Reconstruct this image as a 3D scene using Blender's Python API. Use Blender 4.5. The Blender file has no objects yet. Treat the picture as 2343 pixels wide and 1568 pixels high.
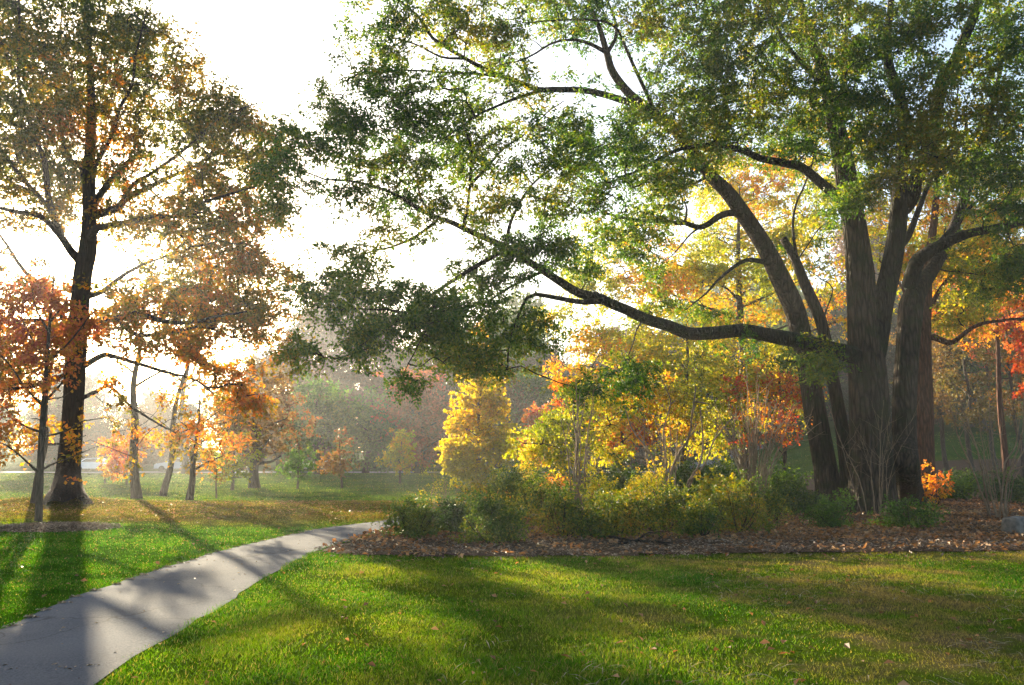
import bpy, math, random
import numpy as np
from mathutils import Vector

random.seed(7)
RNG = np.random.default_rng(11)
scene = bpy.context.scene
COL = scene.collection

# ------------------------------------------------------------------ camera frame
DW, DH = 2343.0, 1568.0          # the photograph as it was measured
F, CXP, CYP = 804.0, 512.0, 342.5
PITCH = math.radians(8.28)
EYE = 1.65
SC = 1024.0 / DW
PXM = SC / F                      # metres per measured pixel per metre of distance


def sstep(a, b, x):
    t = np.clip((x - a) / (b - a), 0, 1)
    return t * t * (3 - 2 * t)


def ground_h(x, y):
    x = np.asarray(x, float); y = np.asarray(y, float)
    left = 1 - sstep(-2, 8, x)
    h = 0.07 * np.exp(-((y - 28) / 5.0) ** 2) * left
    h = h - 0.14 * np.exp(-((y - 42) / 8.0) ** 2) * (1 - sstep(4, 16, x))
    h = h + 0.35 * sstep(50, 75, y)
    h = h + 5. * sstep(38, 95, y) * sstep(14, 34, x)       # grassy bank on the right
    h = h + 3.0 * sstep(95, 190, y) + 8. * sstep(92, 160, y) * sstep(14, 34, x)
    h = h + 0.03 * np.sin(x * 0.45 + 1.0) * np.sin(y * 0.37)
    h = h + 0.28 * np.exp(-(((x + 16.6) / 2.2) ** 2 + ((y - 30) / 2.2) ** 2))
    return h


FULL = 2.6                       # foliage fullness
CAMZ = EYE + float(ground_h(0, 0))


def ray(xd, yd):
    a = (xd * SC - CXP) / F
    b = (CYP - yd * SC) / F
    c, s = math.cos(PITCH), math.sin(PITCH)
    return np.array([a, c - b * s, s + b * c])


def P(xd, yd, d):
    r = ray(xd, yd)
    return r * (d / r[1]) + np.array([0, 0, CAMZ])


def G(xd, yd):
    r = ray(xd, yd)
    r = r / r[1]
    lo = 2.0
    d = lo
    while d < 260:
        p = r * d
        if CAMZ + p[2] <= ground_h(p[0], p[1]):
            break
        d += 0.25
    for _ in range(12):
        p = r * d
        d += (CAMZ + p[2] - float(ground_h(p[0], p[1]))) / max(0.02, -r[2]) * 0.5 if r[2] < -0.01 else 0
    p = r * d
    return np.array([p[0], p[1], float(ground_h(p[0], p[1]))])


SDIR = ray(192, 588); SDIR = SDIR / np.linalg.norm(SDIR)
_SH = np.cross(SDIR, [0, 0, 1.]); _SH /= np.linalg.norm(_SH); _SU = np.cross(_SH, SDIR)
# openings in the crowns that let sun through: lawn point the beam reaches, half width, half height of the opening (m)
GAPS = [(G(x, y), rh * 1.2, ru * 1.08) for x, y, rh, ru in [
    (500, 1292, .7, .5), (560, 1335, .6, .5), (705, 1242, .8, .45), (300, 1490, .6, .6), (380, 1480, .7, .6), (800, 1295, .8, .5), (650, 1352, .8, .5), (800, 1368, .8, .4), (860, 1490, .8, .45), (480, 1470, .8, .5),
    (520, 1213, 1.2, .4), (430, 1265, 1., .5), (225, 1258, .7, .4), (215, 1198, 1.3, .4), (60, 1290, .7, .35), (1850, 1290, 1.6, .4), (2230, 1290, 2., .5), (1950, 1520, 1.1, .4), (1250, 1290, .9, .4), (620, 1400, .6, .4),
    (900, 1425, .8, .4), (1330, 1335, 1.1, .35), (1680, 1530, 1., .4), (700, 1450, .6, .4),
    (110, 1330, 1., .4), (300, 1290, .8, .35), (150, 1400, .6, .4), (350, 1235, 1., .35), (30, 1400, .6, .4), (600, 1235, .8, .35), (130, 1250, .9, .35)]]


def carve(T):
    keep = np.ones(len(T), bool)
    for p, rh, ru in GAPS:
        v = T - p
        keep &= ((v @ _SH) / rh) ** 2 + ((v @ _SU) / ru) ** 2 > 1
    return T[keep]


def on_ground(x, y):
    return np.array([x, y, float(ground_h(x, y))])


def unit(v):
    v = np.asarray(v, float)
    return v / np.maximum(np.linalg.norm(v, axis=-1, keepdims=True), 1e-9)


# ------------------------------------------------------------------ value noise for scattering
_TAB = np.random.default_rng(3).random((256, 256))


def vnoise(x, y):
    xi = np.floor(x).astype(int); yi = np.floor(y).astype(int)
    fx = x - xi; fy = y - yi
    fx = fx * fx * (3 - 2 * fx); fy = fy * fy * (3 - 2 * fy)
    g = lambda i, j: _TAB[i & 255, j & 255]
    return (g(xi, yi) * (1 - fx) + g(xi + 1, yi) * fx) * (1 - fy) + (g(xi, yi + 1) * (1 - fx) + g(xi + 1, yi + 1) * fx) * fy


def inside(poly, x, y):
    poly = np.asarray(poly)[:, :2]
    c = np.zeros(len(x), bool)
    j = len(poly) - 1
    for i in range(len(poly)):
        xi, yi = poly[i]; xj, yj = poly[j]
        cond = ((yi > y) != (yj > y)) & (x < (xj - xi) * (y - yi) / (yj - yi + 1e-12) + xi)
        c ^= cond
        j = i
    return c


# ------------------------------------------------------------------ mesh helpers
class MB:
    def __init__(self):
        self.v = []; self.f = []; self.n = 0

    def add(self, v, faces, mi=0):
        v = np.asarray(v, float)
        for f in (faces if isinstance(faces, list) else [faces]):
            f = np.asarray(f, np.int64)
            if len(f):
                self.f.append((f + self.n, mi))
        self.v.append(v); self.n += len(v)

    def build(self, name, mats, parent=None, base=None, smooth=False):
        me = bpy.data.meshes.new(name)
        v = np.concatenate(self.v) if self.v else np.zeros((0, 3))
        if base is not None:
            v = v - np.asarray(base)
        me.vertices.add(len(v)); me.vertices.foreach_set('co', v.astype(np.float32).ravel())
        nl = sum(f.size for f, _ in self.f); nf = sum(len(f) for f, _ in self.f)
        me.loops.add(nl); me.polygons.add(nf)
        me.loops.foreach_set('vertex_index', np.concatenate([f.ravel() for f, _ in self.f]).astype(np.int32))
        tot = np.concatenate([np.full(len(f), f.shape[1]) for f, _ in self.f])
        st = np.concatenate([[0], np.cumsum(tot)[:-1]])
        me.polygons.foreach_set('loop_start', st.astype(np.int32))
        for m in (mats if isinstance(mats, (list, tuple)) else [mats]):
            me.materials.append(m)
        me.polygons.foreach_set('material_index', np.concatenate([np.full(len(f), mi) for f, mi in self.f]).astype(np.int32))
        me.polygons.foreach_set('use_smooth', np.full(nf, smooth))
        me.update(calc_edges=True)
        me.validate()
        o = bpy.data.objects.new(name, me)
        COL.objects.link(o)
        if parent is not None:
            o.parent = parent
        elif base is not None:
            o.location = Vector(base)
        return o


def catmull(pts, seg):
    pts = np.asarray(pts, float)
    n = len(pts)
    if n < 3:
        L = np.linalg.norm(pts[1, :3] - pts[0, :3]); k = max(2, int(L / seg))
        t = np.linspace(0, 1, k + 1)[:, None]
        return pts[0] * (1 - t) + pts[1] * t
    ext = np.vstack([2 * pts[0] - pts[1], pts, 2 * pts[-1] - pts[-2]])
    out = []
    for i in range(n - 1):
        p0, p1, p2, p3 = ext[i:i + 4]
        k = max(1, int(math.ceil(np.linalg.norm(p2[:3] - p1[:3]) / seg)))
        for j in range(k):
            t = j / k
            out.append(0.5 * (2 * p1 + (p2 - p0) * t + (2 * p0 - 5 * p1 + 4 * p2 - p3) * t * t + (3 * p1 - p0 - 3 * p2 + p3) * t ** 3))
    out.append(pts[-1])
    out = np.array(out)
    if out.shape[1] > 3:
        out[:, 3] = np.maximum(out[:, 3], 0.004)
    return out


def tube(pts, rad, sides=8, flare=0.0, lobes=5, rough=0.0, cap=False, flare_h=0.55, seed=0):
    pts = np.asarray(pts, float); n = len(pts)
    rad = np.asarray(rad, float)
    t = unit(np.gradient(pts, axis=0))
    a = np.cross(t[0], [0.31, 0.95, 0.1]); a = a / (np.linalg.norm(a) + 1e-9)
    A = np.empty((n, 3))
    for i in range(n):
        a = a - t[i] * np.dot(a, t[i]); a = a / (np.linalg.norm(a) + 1e-9); A[i] = a
    B = np.cross(t, A)
    th = np.linspace(0, 2 * math.pi, sides, endpoint=False)
    r = rad[:, None] * np.ones(sides)
    if flare:
        hz = np.maximum(pts[:, 2] - pts[0, 2], 0)[:, None]
        e = np.exp(-hz / flare_h)
        r = r * (1 + flare * e * (1 + 0.45 * np.cos(lobes * th + seed) + 0.25 * np.cos((lobes - 2) * th + 1.3 * seed)))
    if rough:
        rg = np.random.default_rng(int(seed * 17 + 5))
        ph = rg.random(4) * 6.28
        s = np.cumsum(np.concatenate([[0], np.linalg.norm(np.diff(pts, axis=0), axis=1)]))[:, None]
        r = r * (1 + rough * (np.cos(3 * th + ph[0] + s * .4) + .7 * np.cos(7 * th + ph[1] - s * .25) + .6 * np.cos(s * 1.7 + ph[2]) + .5 * np.cos(11 * th + ph[3]) + (sides > 24) * (.55 * np.cos(17 * th + ph[1] + .5 * np.sin(s * 1.3 + 2 * th)) + .5 * np.cos(26 * th + ph[0] + .8 * np.sin(s * 1.9 - th)))))
    v = pts[:, None, :] + r[..., None] * (np.cos(th)[None, :, None] * A[:, None, :] + np.sin(th)[None, :, None] * B[:, None, :])
    v = v.reshape(-1, 3)
    i = np.arange(n - 1)[:, None] * sides; j = np.arange(sides)[None, :]; j2 = (j + 1) % sides
    q = np.stack([i + j, i + j2, i + sides + j2, i + sides + j], -1).reshape(-1, 4)
    fs = [q]
    if cap:
        v = np.vstack([v, pts[-1:] + t[-1:] * rad[-1] * 0.3])
        k = (n - 1) * sides
        jj = np.arange(sides)
        fs.append(np.stack([k + jj, k + (jj + 1) % sides, np.full(sides, n * sides)], -1))
    return v, fs


def leaf_quads(p, axis, nrm, L, W):
    a = unit(axis)
    s = unit(np.cross(a, nrm)); n = np.cross(s, a)
    L = np.asarray(L)[:, None]; W = np.asarray(W)[:, None]
    v = np.stack([p, p + a * L * .52 + s * W + n * W * .35, p + a * L - n * L * .12, p + a * L * .52 - s * W + n * W * .35], 1).reshape(-1, 3)
    f = np.arange(len(p) * 4).reshape(-1, 4)
    return v, f


def spray_leaves(T, D, K, spread, L, W, rng, flat=.55, droop=.12, shoots=4, jit=.07):
    S = len(T)
    sd = unit(D[:, None, :] * .75 + rng.normal(size=(S, shoots, 3)) * np.array([.75, .75, .75 * flat]) - np.array([0, 0, droop]))
    sl = spread * rng.uniform(.55, 1.15, (S, shoots))
    k = rng.poisson(K, S).clip(4)
    idx = np.repeat(np.arange(S), k)
    sh = rng.integers(0, shoots, len(idx))
    u = rng.random(len(idx)) ** .8
    d = sd[idx, sh]
    p = T[idx] + d * (sl[idx, sh] * (u - .2))[:, None] + rng.normal(size=(len(idx), 3)) * spread * jit
    p[:, 2] -= droop * spread * u * u * .8
    ax = d * .6 + rng.normal(size=p.shape) * .55 - np.array([0, 0, .2])
    nr = rng.normal(size=p.shape) * .7 + np.array([0, 0, .3])
    sz = rng.uniform(.65, 1.2, len(p))
    return leaf_quads(p, ax, nr, L * sz, W * sz)


def grow(P0, T, rng, up_pen=.5, wig=.1, lift=.1):
    n0 = len(P0)
    cap = n0 + 4 * len(T)
    N = np.empty((cap, 3)); N[:n0] = P0
    owner = np.full(cap, -1)
    d0 = np.array([np.min(np.sum((P0 - t) ** 2, 1)) for t in T])
    order = np.argsort(d0)
    cnt = n0
    tw = []; par = []; D = np.zeros((len(T), 3))
    ss = np.array([0, .25, .5, .75, 1.])[:, None]
    for k, ti in enumerate(order):
        t = T[ti]
        v = N[:cnt] - t
        d = np.sqrt((v * v).sum(1)) + up_pen * np.maximum(v[:, 2], 0)
        j = int(np.argmin(d)); a = N[j].copy()
        L = np.linalg.norm(t - a) + 1e-6
        c = (a + t) / 2 + np.array([0, 0, lift * L]) + rng.normal(size=3) * wig * L
        pts = a * (1 - ss) ** 2 + 2 * c * ss * (1 - ss) + t * ss ** 2
        pts[1:4] += rng.normal(size=(3, 3)) * L * .025
        N[cnt:cnt + 4] = pts[1:]; owner[cnt:cnt + 4] = k; cnt += 4
        tw.append(pts); par.append(owner[j])
        D[ti] = (pts[-1] - pts[-2]) / (np.linalg.norm(pts[-1] - pts[-2]) + 1e-6)
    load = np.ones(len(T))
    for k in range(len(T) - 1, -1, -1):
        if par[k] >= 0:
            load[par[k]] += load[k]
    return tw, load, D


# ------------------------------------------------------------------ object helpers
def tag(o, label=None, cat=None, group=None, kind=None):
    if label: o['label'] = label
    if cat: o['category'] = cat
    if group: o['group'] = group
    if kind: o['kind'] = kind
    return o


def thing(name, label, cat, base, group=None):
    o = bpy.data.objects.new(name, None)
    o.empty_display_size = .3
    o.location = Vector(base)
    COL.objects.link(o)
    return tag(o, label, cat, group)


def dup(root, loc, rz, s, label=None, group=None):
    r = root.copy(); COL.objects.link(r)
    r.location = Vector(loc); r.rotation_euler = (0, 0, rz); r.scale = (s, s, s)
    if label: r['label'] = label
    if group: r['group'] = group
    for ch in list(root.children):
        c = ch.copy(); COL.objects.link(c); c.parent = r
    return r


# ------------------------------------------------------------------ materials
def new_mat(name):
    m = bpy.data.materials.new(name); m.use_nodes = True
    nt = m.node_tree; nt.nodes.clear()
    out = nt.nodes.new('ShaderNodeOutputMaterial')
    return m, nt, out


def node(nt, typ, **kw):
    n = nt.nodes.new(typ)
    for k, v in kw.items():
        if k.startswith('i_'):
            n.inputs[k[2:].replace('_', ' ')].default_value = v
        else:
            setattr(n, k, v)
    return n


def ramp(nt, stops, fac=None, interp='LINEAR'):
    r = nt.nodes.new('ShaderNodeValToRGB'); r.color_ramp.interpolation = interp
    e = r.color_ramp.elements
    while len(e) < len(stops):
        e.new(.5)
    for el, (p, c) in zip(e, stops):
        el.position = p; el.color = (*c, 1) if len(c) == 3 else c
    if fac is not None:
        nt.links.new(fac, r.inputs[0])
    return r.outputs[0]


def math_n(nt, op, a, b=None, clamp=False):
    n = nt.nodes.new('ShaderNodeMath'); n.operation = op; n.use_clamp = clamp
    for i, s in enumerate((a, b)):
        if s is None: continue
        if isinstance(s, (int, float)): n.inputs[i].default_value = s
        else: nt.links.new(s, n.inputs[i])
    return n.outputs[0]


def mixc(nt, fac, a, b, blend='MIX'):
    n = nt.nodes.new('ShaderNodeMix'); n.data_type = 'RGBA'; n.blend_type = blend
    for s, k in ((fac, 0), (a, 6), (b, 7)):
        if isinstance(s, (int, float)): n.inputs[k].default_value = s
        elif isinstance(s, tuple): n.inputs[k].default_value = (*s, 1)
        else: nt.links.new(s, n.inputs[k])
    return n.outputs[2]


def noise(nt, scale, detail=3, vec=None, rough=.55, dist=0):
    n = nt.nodes.new('ShaderNodeTexNoise')
    n.inputs['Scale'].default_value = scale; n.inputs['Detail'].default_value = detail
    n.inputs['Roughness'].default_value = rough; n.inputs['Distortion'].default_value = dist
    if vec is not None: nt.links.new(vec, n.inputs['Vector'])
    return n.outputs[0]


def leaf_mat(name, cols, clump=.35, trans=.5, tint=(1.5, 1.35, .6), gloss=.35, zgrad=None):
    """cols: colours from one end of the leaf ramp to the other; clump: metres^-1 of the colour drift"""
    m, nt, out = new_mat(name)
    geo = node(nt, 'ShaderNodeNewGeometry')
    rnd = geo.outputs['Random Per Island']
    nz = noise(nt, clump, 2, geo.outputs['Position'])
    f = math_n(nt, 'ADD', math_n(nt, 'MULTIPLY', rnd, .5), math_n(nt, 'MULTIPLY', math_n(nt, 'SUBTRACT', nz, .5), 1.7))
    if zgrad:
        sx = node(nt, 'ShaderNodeSeparateXYZ'); nt.links.new(geo.outputs['Position'], sx.inputs[0])
        f = math_n(nt, 'ADD', f, math_n(nt, 'MULTIPLY', math_n(nt, 'SUBTRACT', sx.outputs[2], zgrad[0]), zgrad[1]))
    f = math_n(nt, 'ADD', f, .25, clamp=True)
    k = len(cols)
    c = ramp(nt, [((i + .5) / k, cc) for i, cc in enumerate(cols)], f)
    hv = node(nt, 'ShaderNodeHueSaturation'); nt.links.new(c, hv.inputs['Color'])
    wn = node(nt, 'ShaderNodeTexWhiteNoise', noise_dimensions='1D'); nt.links.new(rnd, wn.inputs['W'])
    nt.links.new(math_n(nt, 'ADD', math_n(nt, 'MULTIPLY', wn.outputs[0], .7), .65), hv.inputs['Value'])
    c = hv.outputs[0]
    pb = node(nt, 'ShaderNodeBsdfPrincipled', i_Roughness=.5)
    pb.inputs['Specular IOR Level'].default_value = gloss
    nt.links.new(c, pb.inputs['Base Color'])
    tr = node(nt, 'ShaderNodeBsdfTranslucent')
    nt.links.new(mixc(nt, 1.0, c, tint, 'MULTIPLY'), tr.inputs['Color'])
    mx = node(nt, 'ShaderNodeMixShader'); mx.inputs[0].default_value = trans
    nt.links.new(pb.outputs[0], mx.inputs[1]); nt.links.new(tr.outputs[0], mx.inputs[2])
    nt.links.new(mx.outputs[0], out.inputs['Surface'])
    return m


def bark_mat(name, dark, light, scale=5., moss=None, bump=.7):
    m, nt, out = new_mat(name)
    tc = node(nt, 'ShaderNodeTexCoord')
    mp = node(nt, 'ShaderNodeMapping'); mp.inputs['Scale'].default_value = (1, 1, .16)
    nt.links.new(tc.outputs['Object'], mp.inputs[0])
    n1 = noise(nt, scale * 2.2, 5, mp.outputs[0], .65, 1.2)
    n2 = noise(nt, 1.1, 3, tc.outputs['Object'])
    vo = node(nt, 'ShaderNodeTexVoronoi', feature='DISTANCE_TO_EDGE'); vo.inputs['Scale'].default_value = scale * 1.6
    nt.links.new(mp.outputs[0], vo.inputs['Vector'])
    crack = math_n(nt, 'MULTIPLY', vo.outputs[0], 3., clamp=True)
    hgt = math_n(nt, 'ADD', math_n(nt, 'MULTIPLY', crack, .5), math_n(nt, 'MULTIPLY', n1, .7))
    c = ramp(nt, [(.3, dark), (.75, light)], math_n(nt, 'MULTIPLY', hgt, 1.))
    c = mixc(nt, math_n(nt, 'MULTIPLY', n2, .5), c, tuple(x * .55 for x in light))
    if moss:
        geo = node(nt, 'ShaderNodeNewGeometry')
        n3 = noise(nt, 2.3, 4, tc.outputs['Object'])
        f = ramp(nt, [(.48, (0, 0, 0)), (.62, (1, 1, 1))], n3)
        c = mixc(nt, math_n(nt, 'MULTIPLY', f, .6), c, moss)
    pb = node(nt, 'ShaderNodeBsdfPrincipled', i_Roughness=.9)
    pb.inputs['Specular IOR Level'].default_value = .2
    nt.links.new(c, pb.inputs['Base Color'])
    bp = node(nt, 'ShaderNodeBump'); bp.inputs['Strength'].default_value = 1.; bp.inputs['Distance'].default_value = bump * .16
    nt.links.new(hgt, bp.inputs['Height']); nt.links.new(bp.outputs[0], pb.inputs['Normal'])
    nt.links.new(pb.outputs[0], out.inputs['Surface'])
    return m


def grass_color(nt):
    """lawn colour: vivid on the left, worn and strawy to the right, a dry leaf-strewn belt before the field"""
    geo = node(nt, 'ShaderNodeNewGeometry')
    pos = geo.outputs['Position']
    sx = node(nt, 'ShaderNodeSeparateXYZ'); nt.links.new(pos, sx.inputs[0])
    x, y = sx.outputs[0], sx.outputs[1]
    big = noise(nt, .32, 3, pos, .6)
    mid = noise(nt, 1.6, 4, pos, .6)
    green = ramp(nt, [(.3, (.022, .082, .002)), (.7, (.054, .134, .004))], mid)
    yel = ramp(nt, [(.35, (.085, .125, .008)), (.65, (.15, .15, .014))], mid)
    dry = ramp(nt, [(.35, (.11, .075, .035)), (.65, (.19, .135, .065))], mid)

    def rng_(s, a, b):
        mr = node(nt, 'ShaderNodeMapRange', interpolation_type='SMOOTHSTEP'); mr.inputs[1].default_value = a; mr.inputs[2].default_value = b
        nt.links.new(s, mr.inputs[0]); return mr.outputs[0]
    right = rng_(x, -3.6, -2.0)
    f1 = math_n(nt, 'MULTIPLY', right, rng_(big, .32, .62))
    c = mixc(nt, math_n(nt, 'MULTIPLY', f1, .85), green, yel)
    worn = math_n(nt, 'MULTIPLY', rng_(x, -1., 4.), rng_(math_n(nt, 'ADD', math_n(nt, 'MULTIPLY', big, .55), math_n(nt, 'MULTIPLY', mid, .5)), .47, .64))
    c = mixc(nt, math_n(nt, 'MULTIPLY', worn, .95), c, dry)
    belt = math_n(nt, 'MULTIPLY', rng_(math_n(nt, 'ADD', y, math_n(nt, 'MULTIPLY', big, 5.)), 22.3, 25.5), rng_(math_n(nt, 'SUBTRACT', 36., y), 0, 4.))
    belt = math_n(nt, 'MULTIPLY', belt, math_n(nt, 'ADD', .45, math_n(nt, 'MULTIPLY', rng_(mid, .3, .6), .5)))
    c = mixc(nt, belt, c, (.125, .085, .018))
    far = rng_(y, 32, 40)
    fieldc = ramp(nt, [(.35, (.035, .085, .008)), (.65, (.075, .115, .012))], big)
    c = mixc(nt, far, c, fieldc)
    return c, pos, mid


def simple_mat(name, col, rough=.6, metal=0., spec=.4, nscale=None, amt=.3, bump=0.):
    m, nt, out = new_mat(name)
    pb = node(nt, 'ShaderNodeBsdfPrincipled', i_Roughness=rough, i_Metallic=metal)
    pb.inputs['Specular IOR Level'].default_value = spec
    if nscale:
        tc = node(nt, 'ShaderNodeTexCoord')
        n = noise(nt, nscale, 5, tc.outputs['Object'], .65)
        nt.links.new(ramp(nt, [(.3, tuple(c * (1 - amt) for c in col)), (.7, tuple(c * (1 + amt) for c in col))], n), pb.inputs['Base Color'])
        if bump:
            bp = node(nt, 'ShaderNodeBump'); bp.inputs['Strength'].default_value = bump; bp.inputs['Distance'].default_value = .03
            nt.links.new(n, bp.inputs['Height']); nt.links.new(bp.outputs[0], pb.inputs['Normal'])
    else:
        pb.inputs['Base Color'].default_value = (*col, 1)
    nt.links.new(pb.outputs[0], out.inputs['Surface'])
    return m


M = {}
M['oak_leaf'] = leaf_mat('oak_leaf', [(.020, .066, .012), (.036, .095, .012), (.065, .125, .012), (.13, .17, .014), (.21, .16, .014)], .3, .52, (1.8, 1.75, .35))
M['tall_leaf'] = leaf_mat('tall_leaf', [(.042, .082, .008), (.075, .105, .010), (.14, .145, .013), (.25, .17, .016), (.42, .16, .018)], .3, .62, (1.9, 1.35, .3), zgrad=(10.5, -.028))
M['maple_leaf'] = leaf_mat('maple_leaf', [(.34, .23, .03), (.38, .18, .03), (.40, .14, .04), (.36, .10, .055), (.32, .075, .065)], .8, .5, (1.6, 1.3, .9), zgrad=(4.8, .07))
M['yellow_leaf'] = leaf_mat('yellow_leaf', [(.38, .36, .010), (.52, .40, .010), (.62, .40, .012), (.62, .30, .015), (.58, .2, .02)], .3, .62, (1.35, 1.28, .3), zgrad=(7., .10))
M['gold_leaf'] = leaf_mat('gold_leaf', [(.13, .20, .015), (.22, .28, .015), (.36, .36, .018), (.52, .38, .018), (.6, .2, .02)], .28, .56, (1.5, 1.4, .35))
M['orange_leaf'] = leaf_mat('orange_leaf', [(.42, .34, .02), (.55, .30, .02), (.58, .20, .022), (.50, .10, .022)], .4, .55, (1.4, 1.2, .5))
M['red_leaf'] = leaf_mat('red_leaf', [(.50, .30, .02), (.55, .20, .025), (.50, .10, .03), (.42, .05, .035)], .5, .52, (1.5, 1.15, .8))
M['pink_leaf'] = leaf_mat('pink_leaf', [(.22, .12, .03), (.36, .12, .04), (.50, .13, .06), (.56, .13, .07)], .18, .5, (1.5, 1.1, .8), zgrad=(9, .05))
M['green_leaf'] = leaf_mat('green_leaf', [(.035, .095, .025), (.06, .13, .027), (.11, .17, .028), (.19, .21, .03)], .15, .5, (1.35, 1.55, .45))
M['brown_leaf'] = leaf_mat('brown_leaf', [(.075, .085, .022), (.13, .105, .025), (.18, .11, .03), (.21, .10, .035)], .12, .5, (1.35, 1.15, .6))
M['wood_leaf'] = leaf_mat('wood_leaf', [(.05, .055, .025), (.085, .065, .03), (.14, .075, .035), (.17, .075, .04)], .06, .4, (1.3, 1.1, .8))
M['dark_leaf'] = leaf_mat('dark_leaf', [(.012, .025, .008), (.02, .036, .010), (.035, .045, .014)], .15, .3, (1.3, 1.4, .5))
M['shrub_leaf'] = leaf_mat('shrub_leaf', [(.030, .070, .009), (.06, .105, .011), (.12, .15, .013), (.24, .20, .016), (.30, .14, .02)], .9, .46, (1.7, 1.65, .4), gloss=.5)
M['shrub_dark'] = leaf_mat('shrub_dark', [(.018, .045, .009), (.034, .072, .011), (.07, .115, .013), (.13, .14, .015)], .8, .4, (1.6, 1.7, .4), gloss=.6)
M['lime_leaf'] = leaf_mat('lime_leaf', [(.18, .24, .018), (.30, .32, .018), (.45, .38, .02), (.56, .30, .02)], .9, .52, (1.5, 1.4, .35))
M['rhodo_leaf'] = leaf_mat('rhodo_leaf', [(.035, .09, .008), (.07, .14, .010), (.15, .21, .014)], .6, .48, (1.6, 1.6, .3), gloss=.6)
M['bark_oak'] = bark_mat('bark_oak', (.012, .009, .0065), (.085, .058, .040), 5.5, moss=(.03, .035, .012))
M['bark_limb'] = bark_mat('bark_limb', (.010, .0085, .006), (.045, .036, .026), 8., moss=(.025, .036, .009))
M['bark_red'] = bark_mat('bark_red', (.04, .016, .010), (.14, .060, .034), 6.)
M['bark_grey'] = bark_mat('bark_grey', (.035, .028, .022), (.11, .09, .072), 9.)
M['bark_dark'] = bark_mat('bark_dark', (.010, .008, .007), (.045, .032, .025), 6.)
M['twig'] = simple_mat('twig_bark', (.028, .021, .015), .9, 0, .2, 6., .4)
M['stem'] = simple_mat('stem_bark', (.20, .14, .09), .85, 0, .2, 7., .4)

# ------------------------------------------------------------------ tree builders
def ptsd(seq, tf=None, d=None, dd=None):
    """seq of (x,y,depth,radius) in measured pixels -> (n,4) world points"""
    out = []
    for s in seq:
        x, y = (tf(s[0], s[1]) if tf else (s[0], s[1]))
        p = P(x, y, s[2])
        out.append([*p, s[3]])
    return np.array(out)


def lerp_path(xy, d0, d1, r0, r1, tf=None, pw=.8):
    n = len(xy); out = []
    for i, (x, y) in enumerate(xy):
        t = i / (n - 1)
        out.append((x, y, d0 + (d1 - d0) * t, r0 + (r1 - r0) * t ** pw))
    return ptsd(out, tf)


def mass_points(masses, dens, rng, holes=(), clump=5.):
    dens = dens * FULL
    """masses (x, y, depth, rx, ry, rdepth[, weight]) -> spray centres, gathered in loose clumps"""
    res = []
    for m in masses:
        x, y, d, rx, ry, rd = m[:6]; w = m[6] if len(m) > 6 else 1.
        ax, az = rx * PXM * d, ry * PXM * d
        n = max(3, int(dens * w * math.pi * ax * az))
        c = P(x, y, d)
        nc = max(2, int(n / clump))
        u = unit(rng.normal(size=(nc, 3))) * (rng.random((nc, 1)) ** .45)
        cc = u * np.array([ax, rd, az])
        idx = rng.integers(0, nc, n)
        q = cc[idx] + rng.normal(size=(n, 3)) * np.array([.55, .65, .3]) * min(1., ax * .6)
        res.append(c + q)
    T = carve(np.concatenate(res))
    if holes:
        rel = T - np.array([0, 0, CAMZ])
        c, s = math.cos(PITCH), math.sin(PITCH)
        zz = rel[:, 1] * c + rel[:, 2] * s; yy = rel[:, 2] * c - rel[:, 1] * s
        px = (rel[:, 0] / zz * F + CXP) / SC; py = (CYP - yy / zz * F) / SC
        keep = np.ones(len(T), bool)
        for hx, hy, hrx, hry in holes:
            keep &= ((px - hx) / hrx) ** 2 + ((py - hy) / hry) ** 2 > 1
        T = T[keep]
    return T


def make_tree(name, label, trunk, limbs, T, lm, K, spread, L, W, bark, limb_bark, rng, tips=.006,
              flare=.5, sides=28, min_load=1, flat=.55, droop=.12, up_pen=.5, trunk_cap=False, cat='tree', group=None, lobes=5, extra_trunks=(), flare_h=.55, crown_name='crown', jit=.07, twmat=None):
    base = trunk[0, :3].copy()
    base[2] = float(ground_h(base[0], base[1]))
    root = thing(name, label, cat, base, group)
    allp = []
    for i, tk in enumerate([trunk, *extra_trunks]):
        mb = MB()
        c = catmull(tk, .22)
        c[0, 2] -= .25
        mb.add(*tube(c[:, :3], c[:, 3], sides, flare, lobes, .028, trunk_cap, flare_h, seed=i + 1.))
        mb.build('trunk', bark, root, base, True)
        allp.append(c[len(c) // 5:, :3])
    for i, lb in enumerate(limbs):
        c = catmull(lb, .3)
        mb = MB()
        wob = np.cumsum(rng.normal(size=(len(c), 3)) * .012, axis=0) * np.linspace(0, 1, len(c))[:, None]
        c[:, :3] += wob
        mb.add(*tube(c[:, :3], c[:, 3], 12 if c[0, 3] > .08 else 7, rough=.03, cap=True, seed=i + 3.))
        mb.build('limb', limb_bark, root, base, True)
        allp.append(c[max(1, len(c) // 6):, :3])
    P0 = np.concatenate(allp)
    tw, load, D = grow(P0, T, rng, up_pen)
    mb = MB()
    for pts, ld in zip(tw, load):
        if ld < min_load: continue
        r = tips * ld ** .42
        tv, tf = tube(pts, np.linspace(r, max(tips * .6, r * .5), 5), 4 if r < .02 else 6)
        mb.add(tv, tf, 1)
    v, f = spray_leaves(T, D, K, spread, L, W, rng, flat, droop, jit=jit)
    mb.add(v, f)
    mb.build(crown_name, [lm, twmat or M['twig']], root, base)
    return root


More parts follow.
